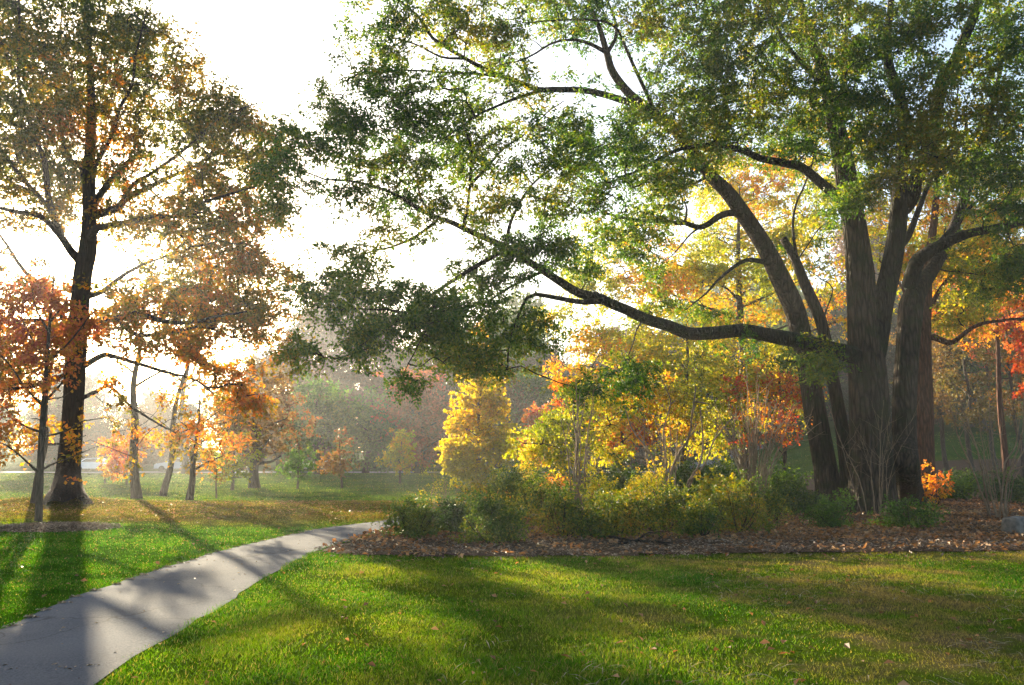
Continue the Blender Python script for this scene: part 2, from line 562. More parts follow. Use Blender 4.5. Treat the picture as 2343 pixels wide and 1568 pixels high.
def auto_tree(name, label, base, height, crown, lm, rng, r=.2, dens=5., K=24, spread=.9, L=.22, W=.08, nl=9, bark=None,
              group=None, clump_n=26, lean=(0, 0), cat='tree', up=.35, tips=.01, sides=10, flat=.6, flare=.35, wob=.012, cs=.24):
    """crown: list of (fraction of height, radius in metres), lowest first"""
    base = np.asarray(base, float)
    hs = np.array([c[0] for c in crown]) * height; rs = np.array([c[1] for c in crown])
    k = 7
    tt = np.linspace(0, 1, k)
    tr = np.zeros((k, 4))
    tr[:, 0] = base[0] + lean[0] * tt * height + np.cumsum(rng.normal(size=k)) * wob * height * (tt > 0)
    tr[:, 1] = base[1] + lean[1] * tt * height + np.cumsum(rng.normal(size=k)) * wob * height * (tt > 0)
    tr[:, 2] = base[2] + tt * height * .93
    tr[:, 3] = r * (1 - tt) ** .8 + .012
    tr[0, :3] = base
    limbs = []
    for i in range(nl):
        f = (i + .5) / nl
        h = hs[0] + (hs[-1] - hs[0]) * f * .85
        a = i * 2.4 + rng.random() * .8
        R = np.interp(h + .1 * height, hs, rs) * rng.uniform(.65, .9)
        p0 = np.array([np.interp(h, tr[:, 2] - base[2], tr[:, j]) for j in range(2)] + [base[2] + h])
        p0[2] = max(base[2] + h - R * up * .8, base[2] + hs[0] * .6)
        p0[:2] = [np.interp(p0[2] - base[2], tr[:, 2] - base[2], tr[:, j]) for j in range(2)]
        e = p0 + np.array([math.cos(a) * R, math.sin(a) * R, R * up * rng.uniform(.7, 1.5)])
        mid = (p0 + e) / 2 + rng.normal(size=3) * R * .08
        rr = max(.012, np.interp(p0[2] - base[2], tr[:, 2] - base[2], tr[:, 3]) * .5)
        limbs.append(np.array([[*p0, rr], [*mid, rr * .65], [*e, rr * .25]]))
    area = np.trapezoid(2 * rs, hs) if hasattr(np, 'trapezoid') else np.trapz(2 * rs, hs)
    n = int(dens * FULL * area)
    cn = clump_n
    hh = hs[0] + (hs[-1] - hs[0]) * rng.random(cn * 6)
    pr = np.interp(hh, hs, rs); keep = rng.random(cn * 6) < (pr / rs.max()) ** 1.2
    hh = hh[keep][:cn]; pr = pr[keep][:cn]
    a = rng.random(len(hh)) * 6.283; q = pr * rng.random(len(hh)) ** .35 * .92
    cc = np.stack([np.interp(hh, tr[:, 2] - base[2], tr[:, 0]) + q * np.cos(a), np.interp(hh, tr[:, 2] - base[2], tr[:, 1]) + q * np.sin(a), base[2] + hh], 1)
    cs = rs.max() * cs
    T = cc[rng.integers(0, len(cc), n)] + rng.normal(size=(n, 3)) * np.array([1, 1, .6]) * cs
    T[:, 2] = np.maximum(T[:, 2], base[2] + hs[0] * .8)
    T = carve(T)
    return make_tree(name, label, tr, limbs, T, lm, K, spread, L, W, bark or M['bark_grey'], bark or M['bark_grey'], rng, tips=tips,
                     flare=flare, sides=sides, min_load=2, flat=flat, group=group, cat=cat)


# ================================================================== setting: ground, path, bed, road
def z1(x, y): return (x * .41828, y * .41828)
def z2(x, y): return (x * .41828, 562.3 + y * .41828)
def z6(x, y): return ((700 + x * .5102) * .9372, y * .4782)
def z7(x, y): return ((1600 + x * .5102) * .9372, y * .4782)
def zb(x, y): return ((1400 + x * .3188) * .9372, (400 + y * .3188) * .9372)


def grid_sheet(xs, ys, dz=0.):
    X, Y = np.meshgrid(xs, ys)
    v = np.stack([X, Y, ground_h(X, Y) + dz], -1).reshape(-1, 3)
    nx, ny = len(xs), len(ys)
    i = np.arange(ny - 1)[:, None] * nx + np.arange(nx - 1)[None, :]
    f = np.stack([i, i + 1, i + nx + 1, i + nx], -1).reshape(-1, 4)
    return v, f


# --- ground
m, nt, out = new_mat('lawn')
c, pos, mid = grass_color(nt)
fine = noise(nt, 38., 3, pos, .7); tuft = noise(nt, 9., 3, pos, .6)
c = mixc(nt, math_n(nt, 'MULTIPLY', fine, .55), c, (.022, .03, .004))
pb = node(nt, 'ShaderNodeBsdfPrincipled', i_Roughness=1.); pb.inputs['Specular IOR Level'].default_value = .0
nt.links.new(c, pb.inputs['Base Color'])
bp = node(nt, 'ShaderNodeBump'); bp.inputs['Strength'].default_value = .8; bp.inputs['Distance'].default_value = .085
nt.links.new(math_n(nt, 'ADD', fine, tuft), bp.inputs['Height']); nt.links.new(bp.outputs[0], pb.inputs['Normal'])
nt.links.new(pb.outputs[0], out.inputs['Surface'])
M['lawn'] = m
xs = np.concatenate([np.linspace(-175, -40, 28)[:-1], np.linspace(-40, 40, 161)[:-1], np.linspace(40, 175, 28)])
ys = np.concatenate([np.linspace(-28, 70, 197)[:-1], np.linspace(70, 225, 50)])
mb = MB(); mb.add(*grid_sheet(xs, ys))
g = mb.build('ground', M['lawn'], None, None, True); tag(g, 'mown park lawn with dry patches', 'lawn', kind='structure')

# --- path
Lp = [(-4.55, -6.), (-4.75, 0.), (-4.95, 5.)] + [tuple(G(x, y)[:2]) for x, y in [(0, 1440), (150, 1375), (300, 1325), (440, 1281), (560, 1248), (700, 1216), (800, 1201), (880, 1191)]]
Rp = [(-2.4, -6.), (-2.65, 0.), (-2.85, 4.)] + [tuple(G(x, y)[:2]) for x, y in [(215, 1568), (420, 1440), (560, 1353), (640, 1306), (720, 1264), (800, 1237), (900, 1208)]]
e = np.array(Rp[-1]); e2 = np.array(Lp[-1])
Rp += [tuple(e + np.array([.9, 2.])), tuple(e + np.array([3., 4.3])), tuple(e + np.array([7., 6.4])), tuple(e + np.array([16., 8.5])), tuple(e + np.array([30., 9.5]))]
Lp += [tuple(e2 + np.array([.5, 2.0])), tuple(e2 + np.array([2.2, 4.4])), tuple(e2 + np.array([6., 7.0])), tuple(e2 + np.array([15., 9.6])), tuple(e2 + np.array([30., 10.6]))]


def resamp(p, n):
    p = catmull(np.array([[a, b, 0] for a, b in p]), .3)
    s = np.concatenate([[0], np.cumsum(np.linalg.norm(np.diff(p, axis=0), axis=1))])
    t = np.linspace(0, s[-1], n)
    return np.stack([np.interp(t, s, p[:, i]) for i in range(2)], 1)


NP_ = 150
A = resamp(Lp, NP_); B = resamp(Rp, NP_)
A += (np.stack([vnoise(np.arange(NP_) * .9, np.zeros(NP_)), vnoise(np.arange(NP_) * .9, np.ones(NP_) * 7)], 1) - .5) * .10
B += (np.stack([vnoise(np.arange(NP_) * .9, np.ones(NP_) * 3), vnoise(np.arange(NP_) * .9, np.ones(NP_) * 9)], 1) - .5) * .10
K_ = 9
vv = np.stack([A * (1 - t) + B * t for t in np.linspace(0, 1, K_)], 1)
zz = ground_h(vv[..., 0], vv[..., 1]) + .012 + .02 * (1 - np.linspace(-1, 1, K_) ** 2)[None, :]
v = np.concatenate([vv, zz[..., None]], -1).reshape(-1, 3)
i = np.arange(NP_ - 1)[:, None] * K_ + np.arange(K_ - 1)[None, :]
m, nt, out = new_mat('asphalt')
tc = node(nt, 'ShaderNodeTexCoord')
n1 = noise(nt, 48., 2, tc.outputs['Object'], .7); n2 = noise(nt, 1.1, 4, tc.outputs['Object']); n3 = noise(nt, 160, 2, tc.outputs['Object'])
c = ramp(nt, [(.38, (.046, .054, .070)), (.62, (.116, .128, .150))], math_n(nt, 'ADD', math_n(nt, 'MULTIPLY', n1, .6), math_n(nt, 'MULTIPLY', n2, .4)))
c = mixc(nt, ramp(nt, [(.66, (0, 0, 0)), (.72, (1, 1, 1))], n3), c, (.14, .14, .14))
wv = node(nt, 'ShaderNodeTexNoise'); wv.inputs['Scale'].default_value = 1.3; wv.inputs['Detail'].default_value = 5; nt.links.new(tc.outputs['Object'], wv.inputs['Vector'])
vm = node(nt, 'ShaderNodeVectorMath', operation='MULTIPLY_ADD'); vm.inputs[1].default_value = (.9, .9, 0); nt.links.new(wv.outputs['Color'], vm.inputs[0]); nt.links.new(tc.outputs['Object'], vm.inputs[2])
vo = node(nt, 'ShaderNodeTexVoronoi', feature='DISTANCE_TO_EDGE'); vo.inputs['Scale'].default_value = .42; nt.links.new(vm.outputs[0], vo.inputs['Vector'])
c = mixc(nt, math_n(nt, 'MULTIPLY', ramp(nt, [(.002, (1, 1, 1)), (.007, (0, 0, 0))], vo.outputs[0]), .7), c, (.02, .02, .022))
n4 = noise(nt, .55, 4, tc.outputs['Object'], .6)
c = mixc(nt, ramp(nt, [(.5, (0, 0, 0)), (.72, (.55, .55, .55))], n4), c, (.045, .048, .055))
pb = node(nt, 'ShaderNodeBsdfPrincipled', i_Roughness=.95); pb.inputs['Specular IOR Level'].default_value = .15; nt.links.new(c, pb.inputs['Base Color'])
bp = node(nt, 'ShaderNodeBump'); bp.inputs['Strength'].default_value = .5; bp.inputs['Distance'].default_value = .012
nt.links.new(math_n(nt, 'ADD', n1, n3), bp.inputs['Height']); nt.links.new(bp.outputs[0], pb.inputs['Normal'])
nt.links.new(pb.outputs[0], out.inputs['Surface'])
M['asphalt'] = m
mb = MB(); mb.add(v, np.stack([i, i + 1, i + K_ + 1, i + K_], -1).reshape(-1, 4))
o = mb.build('path', m, None, None, True); tag(o, 'curving grey asphalt footpath', 'path', kind='structure')
PATH = np.vstack([A, B[::-1]])

# --- mulch bed
bf = [tuple(G(x, y)[:2]) for x, y in [(728, 1262), (800, 1272), (950, 1276), (1150, 1277), (1400, 1275), (1600, 1272), (1900, 1268), (2150, 1266), (2343, 1264)]]
bf = bf + [(26, bf[-1][1] + .3), (40, 16)]
bb = [(44, 60), (20, 58), (12, 50), (9, 42)] + [tuple(np.array(q) - np.array([-.05, .3])) for q in Rp[-2:-6:-1]] + [tuple(np.array(q) + np.array([.04, 0])) for q in (Rp[-6], Rp[-7])]
BED = np.array(bf + bb)
BEDs = catmull(np.array([[a, b, 0] for a, b in bf]), .35)[:, :2]
BEDP = np.vstack([BEDs + (np.stack([vnoise(np.arange(len(BEDs)) * .6, np.zeros(len(BEDs))), vnoise(np.arange(len(BEDs)) * .6, np.ones(len(BEDs)) * 5)], 1) - .5) * .22, np.array(bb)])
step = .16
gx = np.arange(-5, 44, step); gy = np.arange(12, 60, step)
X, Y = np.meshgrid(gx, gy)
ins = inside(BEDP, X.ravel(), Y.ravel()).reshape(X.shape)
edge = ins.copy()
Wb = ins.astype(float)
for _k in range(3):
    Wp = np.pad(Wb, 1, mode='edge'); Wb = np.minimum(Wb, (Wp[:-2, 1:-1] + Wp[2:, 1:-1] + Wp[1:-1, :-2] + Wp[1:-1, 2:]) / 4)
Zb = ground_h(X, Y) - .004 + Wb ** 2 * .024 + Wb * (.05 * vnoise(X * 1.3, Y * 1.3) + .02 * vnoise(X * 5, Y * 5))
cell = ins[:-1, :-1] & ins[1:, :-1] & ins[:-1, 1:] & ins[1:, 1:]
nx = len(gx)
ii = (np.arange(len(gy) - 1)[:, None] * nx + np.arange(nx - 1)[None, :])[cell]
m, nt, out = new_mat('mulch')
tc = node(nt, 'ShaderNodeTexCoord')
n1 = noise(nt, 26., 4, tc.outputs['Object'], .7, 1.); n2 = noise(nt, .8, 3, tc.outputs['Object'])
c = ramp(nt, [(.3, (.028, .020, .014)), (.55, (.085, .056, .038)), (.75, (.17, .12, .08))], n1)
c = mixc(nt, math_n(nt, 'MULTIPLY', n2, .4), c, (.10, .052, .026))
pb = node(nt, 'ShaderNodeBsdfPrincipled', i_Roughness=1.); pb.inputs['Specular IOR Level'].default_value = .03; nt.links.new(c, pb.inputs['Base Color'])
bp = node(nt, 'ShaderNodeBump'); bp.inputs['Strength'].default_value = .8; bp.inputs['Distance'].default_value = .04
nt.links.new(n1, bp.inputs['Height']); nt.links.new(bp.outputs[0], pb.inputs['Normal'])
nt.links.new(pb.outputs[0], out.inputs['Surface'])
M['mulch'] = m
v = np.stack([X, Y, Zb], -1).reshape(-1, 3)
f = np.stack([ii, ii + 1, ii + nx + 1, ii + nx], -1)
used = np.zeros(len(v), bool); used[f.ravel()] = True
rm = np.cumsum(used) - 1
mb = MB(); mb.add(v[used], rm[f])
o = mb.build('mulch_bed', m, None, None, True); tag(o, 'brown wood mulch planting bed', 'mulch bed', kind='structure')
# small round mulch ring under the young maple
rc = G(92, 1207)
th = np.linspace(0, 2 * math.pi, 40, endpoint=False)
mb = MB(); vs = [[rc[0] + .4, rc[1] - .1]]
for q in (.5, .8, 1.):
    vs += [[rc[0] + .4 + math.cos(t) * 1.35 * q * (1 + .08 * math.sin(3 * t)), rc[1] - .1 + math.sin(t) * 1.1 * q] for t in th]
vs = np.array(vs); hz = np.concatenate([[.075], np.full(40, .07), np.full(40, .045), np.full(40, -.03)])
j = np.arange(40); j2 = (j + 1) % 40
mb.add(np.column_stack([vs, ground_h(vs[:, 0], vs[:, 1]) + hz]), [np.stack([np.zeros(40, int), 1 + j, 1 + j2], -1)] + [np.stack([1 + 40 * k + j, 1 + 40 * (k + 1) + j, 1 + 40 * (k + 1) + j2, 1 + 40 * k + j2], -1) for k in (0, 1)])
o = mb.build('mulch_ring', M['mulch'], None, None, True); tag(o, 'low ring of brown mulch round the young maple', 'mulch ring', kind='structure')

# --- far road
mb = MB(); xs_ = np.linspace(-170, 30, 101)
v = np.concatenate([np.stack([xs_, np.full(101, y) + .02 * xs_, ground_h(xs_, np.full(101, y)) + .03], -1) for y in (80., 83.5, 87.)])
i = np.arange(100)
mb.add(v, np.concatenate([np.stack([i + k, i + 1 + k, i + 102 + k, i + 101 + k], -1) for k in (0, 101)]))
o = mb.build('road', simple_mat('road_asphalt', (.19, .19, .2), .7, nscale=3.), None, None, True); tag(o, 'park road beyond the field', 'road', kind='structure')

# --- grass blades
def on_lawn(x, y):
    return ~inside(PATH, x, y) & ~inside(BEDP, x, y)

rng = np.random.default_rng(5)
N_ = 1250000
y = 4.2 * (78 / 4.2) ** rng.random(N_)
x = (rng.random(N_) * 2 - 1) * (.68 * y + 1.6)
keep = on_lawn(x, y) & (rng.random(N_) < .28 + .72 * sstep(.3, .6, vnoise(x * 1.2, y * 1.2)))
keep &= ~((x > 2) & (rng.random(N_) < .55 * sstep(.5, .68, .55 * vnoise(x * .5, y * .5) + .5 * vnoise(x * 2, y * 2 + 40))))
keep &= rng.random(N_) < np.clip(1.15 - y / 55, .35, 1)
x, y = x[keep], y[keep]
for E_, sg in ((A, -1), (B, 1)):                      # grass creeping over both path edges
    q = rng.integers(14, 118, 14000); t_ = rng.random(14000)[:, None]
    pe = E_[q] * (1 - t_) + E_[q + 1] * t_; pe[:, 0] += sg * (rng.normal(size=14000) * .045 + .01)
    pe = pe[(vnoise(pe[:, 0] * 2.5, pe[:, 1] * 2.5) > .3) & ~inside(BEDP, pe[:, 0], pe[:, 1])]
    x = np.concatenate([x, pe[:, 0]]); y = np.concatenate([y, pe[:, 1]])
for _k in range(1):                                   # and over the front edge of the bed
    q = rng.integers(0, len(BEDs) - 1, 9000); t_ = rng.random(9000)[:, None]
    pe = BEDs[q] * (1 - t_) + BEDs[q + 1] * t_; pe[:, 1] += rng.normal(size=9000) * .13
    x = np.concatenate([x, pe[:, 0]]); y = np.concatenate([y, pe[:, 1]])
n = len(x)
hgt = rng.uniform(.016, .042, n) * (.7 + .6 * vnoise(x * .9 + 9, y * .9)) * np.where(x < -4.5, .8, 1.) * (1 + .8 * sstep(30, 60, y))
w = np.maximum(.0045, y * .00058) * rng.uniform(.7, 1.3, n)
a = rng.random(n) * 6.283
ln = rng.normal(size=(n, 2)) * .5
p = np.stack([x, y, ground_h(x, y) - .004], -1)
s = np.stack([np.cos(a), np.sin(a), np.zeros(n)], -1) * w[:, None]
tip = p + np.stack([ln[:, 0] * hgt, ln[:, 1] * hgt, hgt], -1)
v = np.stack([p - s, p + s, tip], 1).reshape(-1, 3)
m, nt, out = new_mat('grass_blade')
c, pos, mid = grass_color(nt)
geo = node(nt, 'ShaderNodeNewGeometry')
hv = node(nt, 'ShaderNodeHueSaturation'); nt.links.new(c, hv.inputs['Color'])
nt.links.new(math_n(nt, 'ADD', math_n(nt, 'MULTIPLY', geo.outputs['Random Per Island'], 1.1), .7), hv.inputs['Value'])
wn = node(nt, 'ShaderNodeTexWhiteNoise', noise_dimensions='1D'); nt.links.new(geo.outputs['Random Per Island'], wn.inputs['W'])
c = mixc(nt, ramp(nt, [(.86, (0, 0, 0)), (.9, (1, 1, 1))], wn.outputs[0]), hv.outputs[0], (.26, .2, .09))
pb = node(nt, 'ShaderNodeBsdfPrincipled', i_Roughness=.7); pb.inputs['Specular IOR Level'].default_value = .12; nt.links.new(c, pb.inputs['Base Color'])
tr = node(nt, 'ShaderNodeBsdfTranslucent'); nt.links.new(mixc(nt, 1., c, (1.6, 1.7, .3), 'MULTIPLY'), tr.inputs['Color'])
mx = node(nt, 'ShaderNodeMixShader'); mx.inputs[0].default_value = .45
nt.links.new(pb.outputs[0], mx.inputs[1]); nt.links.new(tr.outputs[0], mx.inputs[2]); nt.links.new(mx.outputs[0], out.inputs['Surface'])
mb = MB(); mb.add(v, np.arange(3 * n).reshape(-1, 3))
o = mb.build('grass', m); tag(o, 'short lawn grass either side of the path', 'grass', kind='stuff')
print('grass blades', n)


# --- flat litter: chips, straw, fallen leaves
def litter(name, label, cat, x, y, z, L, W, mat, tilt=.35):
    n = len(x); r = np.random.default_rng(len(x))
    a = r.random(n) * 6.283
    ax = np.stack([np.cos(a), np.sin(a), r.normal(size=n) * tilt], -1)
    nr = np.stack([r.normal(size=n) * tilt, r.normal(size=n) * tilt, np.ones(n)], -1)
    sz = r.uniform(.6, 1.3, n)
    v, f = leaf_quads(np.stack([x, y, z], -1), ax, nr, L * sz, W * sz)
    mb = MB(); mb.add(v, f)
    o = mb.build(name, mat); return tag(o, label, cat, kind='stuff')


n = 60000
y = 13.5 * (34 / 13.5) ** rng.random(n); x = -4 + rng.random(n) * (.68 * y + 5)
k = inside(BEDP, x, y) | (inside(BEDP + np.array([0, -.55]), x, y) & (rng.random(n) < .16) & ~inside(PATH, x, y)); x, y = x[k], y[k]
zb_ = ground_h(x, y) + .02 + .05 * vnoise(x * 1.3, y * 1.3) + .02 * vnoise(x * 5, y * 5) + .008
chip = leaf_mat('chip', [(.08, .05, .03), (.17, .105, .065), (.26, .17, .11), (.36, .26, .18)], .8, .0)
dead = leaf_mat('dead_leaf', [(.11, .06, .03), (.20, .10, .04), (.30, .15, .06), (.36, .24, .12)], .5, .3, (1.4, 1.1, .7))
h_ = rng.random(len(x)) < .5
qa = rng.random(2600) * 6.283; qr = rng.random(2600) ** .5 * 1.12
rx_, ry_ = rc[0] + .4 + np.cos(qa) * 1.35 * qr, rc[1] - .1 + np.sin(qa) * 1.1 * qr
cx_, cy_, cz_ = np.concatenate([x[h_], rx_]), np.concatenate([y[h_], ry_]), np.concatenate([zb_[h_], ground_h(rx_, ry_) + np.interp(qr, [0, .5, .8, 1., 1.2], [.075, .07, .045, .02, .02]) + .015])
litter('mulch_chips', 'wood chips and bark scraps on the planting bed and the mulch ring', 'mulch', cx_, cy_, cz_, .075, .016, chip)
h_ = ~h_ & (rng.random(len(x)) < np.where(y > 16.5, 1., .25))
litter('leaf_litter', 'orange brown fallen leaves on the planting bed', 'leaf litter', x[h_], y[h_], zb_[h_] + .01, .10, .035, dead, .5)
# fallen leaves over the dry belt of lawn, thinly elsewhere
n = 45000
y = 5 * (34 / 5) ** rng.random(n); x = (rng.random(n) * 2 - 1) * (.68 * y + 1)
belt = sstep(21, 25, y + 5 * vnoise(x * .3, y * .3) - 1.5) * (y < 33)
k = on_lawn(x, y) & (rng.random(n) < .012 + .05 * (x > 1) * (y > 7) * (vnoise(x * .6, y * .6) > .55) + .9 * belt * (.3 + .7 * vnoise(x * .8, y * .8)))
x, y = x[k], y[k]
litter('fallen_leaves', 'brown fallen leaves scattered over the lawn', 'fallen leaves', x, y, ground_h(x, y) + .03, .075, .024, dead, .45)
n = 2200
t = rng.random(n); q = rng.integers(0, 60, n)
edge_ = rng.random(n) < .9
u = np.where(edge_, np.abs(rng.normal(size=n)) * .03, t)
i = rng.integers(14, 95, n)
nj = 40
i[:nj] = 0
pp = A[i] * (1 - u)[:, None] + B[i] * u[:, None] + rng.normal(size=(n, 2)) * .02
pj = np.array([G(xj, 1533 + 6 * math.sin(xj * .05))[:2] for xj in np.linspace(-60, 228, nj)]); pp[:nj] = pj + rng.normal(size=(nj, 2)) * .012  # row of bits laid across the path stands in for a sealed crack
litter('path_leaves', 'bits of leaf and straw along the path edge, with a row imitating a sealed crack', 'fallen leaves', pp[:, 0], pp[:, 1], ground_h(pp[:, 0], pp[:, 1]) + .022 + .018 * (1 - (2 * u - 1) ** 2), .045, .011, leaf_mat('path_bit', [(.1, .06, .035), (.22, .15, .08), (.4, .32, .22)], .6, 0.), .25)
n = 3800
y = 5 * (16 / 5) ** rng.random(n); x = -.5 + rng.random(n) * (.68 * y + 2)
k = on_lawn(x, y) & (rng.random(n) < sstep(.35, .65, vnoise(x * .7 + 3, y * .7)) * np.clip((x + 1) / 4, .1, 1)); x, y = x[k], y[k]
litter('straw', 'pale dry straw bits lying on the worn lawn', 'straw', x, y, ground_h(x, y) + .05, .17, .004, leaf_mat('straw_mat', [(.22, .16, .08), (.32, .25, .13)], .6, 0.), .18)

# ================================================================== the big trees
rng = np.random.default_rng(21)
# ---- tall autumn tree, left
d = 30.
trunk = np.array([[*G(153, 1152), .45]])
trunk = np.vstack([trunk, ptsd([(157, 1080, d, .38), (164, 1000, d, .36), (170, 900, d, .35), (176, 780, d, .345), (183, 690, d, .33), (190, 620, d, .32), (200, 570, d, .31), (204, 500, d, .25),
                                (203, 420, d, .23), (206, 335, d, .19), (210, 250, d, .15), (206, 150, d + .3, .11), (198, 50, d + .6, .08), (190, -60, d + 1, .05), (186, -160, d + 1, .02)])])
LP = lerp_path
limbs = [
    LP([(435, 1425), (385, 1370), (330, 1290), (250, 1200), (190, 1170), (100, 1155), (0, 1135), (-150, 1100)], d, d - 2.5, .17, .05, z1),
    LP([(335, 1285), (290, 1180), (230, 1090), (150, 1040), (60, 1005), (-60, 960), (-250, 900)], d - .6, d + 3, .13, .04, z1),
    LP([(300, 1200), (265, 1080), (240, 880), (180, 740), (130, 580), (100, 450), (90, 250), (95, 50), (90, -150)], d - .6, d - 3, .13, .03, z1),
    LP([(290, 1170), (210, 1070), (130, 990), (0, 830), (-90, 740), (-250, 600)], d - .5, d - 4, .11, .04, z1),
    LP([(470, 1000), (440, 900), (380, 870), (330, 700), (320, 550), (310, 420), (250, 330), (130, 250), (60, 120), (40, -60)], d, d + 3, .14, .03, z1),
    LP([(312, 430), (300, 300), (325, 200), (345, 60), (350, -100)], d + 1.6, d + 2.5, .07, .02, z1),
    LP([(478, 980), (540, 870), (620, 720), (650, 600), (720, 460), (735, 300), (765, 170), (790, 20)], d, d - 3, .11, .02, z1),
    LP([(470, 1180), (560, 1165), (640, 1140), (690, 1085), (770, 1050), (850, 1010), (960, 960), (1100, 900), (1200, 800), (1270, 690)], d, d + 2.5, .2, .03, z1),
    LP([(480, 1330), (520, 1260), (560, 1240), (700, 1220), (830, 1190), (980, 1180), (1100, 1110), (1250, 1060), (1400, 1010)], d, d - 4, .17, .03, z1),
    LP([(490, 1180), (545, 1070), (630, 960), (720, 870), (760, 830), (740, 700), (755, 600), (830, 480), (905, 380), (960, 250)], d, d + 3.5, .15, .03, z1),
    LP([(650, 1130), (730, 1010), (830, 950), (1000, 830), (1150, 690), (1300, 600), (1420, 550)], d + .8, d - 2, .1, .02, z1),
    LP([(480, 440), (560, 410), (640, 398), (740, 370), (900, 415), (1050, 420), (1180, 385), (1350, 350)], d, d - 4, .17, .03, z2),
    LP([(455, 660), (560, 600), (620, 605), (750, 640), (900, 690), (1050, 730), (1150, 800)], d, d - 4.5, .12, .025, z2),
    LP([(640, 400), (730, 480), (850, 490), (1000, 460), (1130, 440), (1250, 480), (1400, 520)], d - 1, d - 3, .09, .02, z2),
    LP([(470, 280), (560, 250), (650, 180), (760, 110), (880, 60), (1000, 20)], d, d + 3, .12, .03, z2),
    LP([(400, 590), (250, 430), (130, 415), (0, 420), (-200, 380)], d, d - 3.5, .13, .04, z2),
    LP([(395, 480), (250, 240), (140, 150), (40, 10), (-60, -120)], d, d + 3.5, .12, .04, z2),
    LP([(400, 860), (520, 800), (600, 770), (720, 880), (850, 960), (950, 1010)], d, d - 5, .09, .02, z2),
    LP([(380, 700), (200, 760), (40, 780), (-150, 830)], d, d - 4, .1, .03, z2),
]
masses = [(50, 80, d, 110, 100, 4.5), (180, 60, d, 120, 90, 5), (300, 80, d, 90, 80, 4), (395, 140, d, 70, 55, 3.5), (80, 220, d, 110, 80, 5), (230, 200, d, 110, 80, 5), (355, 230, d, 95, 70, 4.5), (465, 225, d, 60, 50, 3),
          (540, 275, d, 70, 50, 3), (60, 350, d, 100, 80, 5), (190, 340, d, 100, 70, 5), (330, 340, d, 100, 70, 5), (450, 335, d, 80, 70, 4.5), (565, 350, d, 65, 55, 3.5), (90, 455, d, 90, 40, 5), (270, 440, d, 100, 50, 5),
          (400, 440, d, 100, 60, 5), (510, 445, d, 85, 65, 4), (590, 470, d - 2, 50, 60, 3), (430, 545, d - 2, 110, 45, 4), (545, 570, d - 1, 80, 65, 4), (615, 610, d, 45, 65, 3), (470, 640, d, 105, 45, 4), (590, 710, d, 60, 65, 3),
          (380, 690, d - 1, 100, 40, 4), (400, 745, d, 115, 40, 5), (540, 775, d - 2, 75, 55, 4), (310, 820, d - 2, 90, 55, 4), (430, 850, d - 3, 110, 55, 4), (535, 880, d - 3, 55, 45, 3), (290, 915, d - 3, 75, 50, 3.5),
          (400, 950, d - 4, 90, 50, 3.5), (470, 950, d - 4, 55, 50, 3), (310, 985, d - 4, 60, 35, 2.5), (420, 1020, d - 4.5, 70, 30, 2.5), (235, 880, d - 3, 45, 70, 3), (235, 1010, d - 4, 45, 45, 2),
          (40, 640, d, 55, 40, 4), (95, 660, d, 60, 35, 4), (40, 730, d, 70, 50, 4), (50, 830, d - 2, 80, 60, 4), (20, 560, d + 2, 40, 22, 3, .5), (290, 550, d + 2, 60, 16, 3, .6),
          (590, 300, d, 60, 45, 3), (600, 400, d, 60, 50, 3), (500, 300, d, 70, 50, 3), (500, 720, d - 2, 90, 45, 4), (480, 810, d - 3, 90, 45, 4), (390, 800, d - 3, 90, 45, 4), (350, 880, d - 4, 90, 50, 3.5), (470, 900, d - 4, 80, 45, 3.5), (560, 830, d - 2, 60, 50, 3), (610, 760, d, 50, 55, 3), (360, 960, d - 4, 80, 40, 3), (-120, 150, d, 100, 150, 5, .8), (-180, 400, d, 120, 120, 5, .8), (-120, 620, d, 110, 100, 5, .7), (-150, 800, d, 110, 80, 4, .7), (-320, 300, d, 80, 150, 5, .6), (-300, 600, d, 90, 120, 5, .6),
          (120, -60, d, 150, 60, 5, .8), (260, -30, d, 100, 50, 4, .8), (0, -100, d, 120, 60, 5, .7), (190, -140, d, 110, 50, 4, .7)]
masses += [(420, 500, d, 120, 60, 4, .6), (560, 500, d, 85, 60, 4, .6), (520, 620, d, 100, 50, 4, .6), (600, 640, d, 50, 60, 3, .6), (440, 690, d, 110, 45, 4, .5), (300, 760, d - 1, 90, 40, 4, .7), (560, 900, d - 3, 50, 40, 2.5),
           (280, 870, d - 3, 70, 50, 3.5), (330, 1010, d - 4, 60, 28, 2), (460, 1000, d - 4, 60, 28, 2), (380, 1040, d - 4, 60, 22, 2), (240, 960, d - 3, 50, 50, 2.5), (510, 230, d, 50, 40, 3), (590, 290, d, 45, 40, 2.5), (250, 20, d, 120, 40, 4),
           (30, 140, d - 2, 100, 80, 4), (130, 270, d - 3, 100, 70, 4), (20, 300, d - 2, 80, 80, 4), (60, 430, d - 2, 90, 50, 4), (140, 400, d + 2, 90, 50, 4), (120, 130, d + 2, 90, 70, 4), (260, 300, d - 2, 70, 60, 3, .7), (0, 700, d, 60, 60, 3), (90, 800, d, 70, 60, 3), (20, 900, d, 60, 60, 3), (20, 500, d, 50, 25, 3)]
masses = [m_ if m_[1] < 690 else (*m_[:6], (m_[6] if len(m_) > 6 else 1.) * 1.15) for m_ in masses]
masses += [(260, 820, d + 2, 80, 60, 3, .8), (360, 880, d + 2, 90, 50, 3, .8), (300, 950, d + 1, 80, 40, 3), (250, 720, d + 1, 60, 40, 3, .8)]
T = mass_points(masses, 5.0, rng, holes=[(255, 603, 66, 36), (100, 548, 50, 28), (330, 640, 40, 16), (20, 590, 35, 14)])
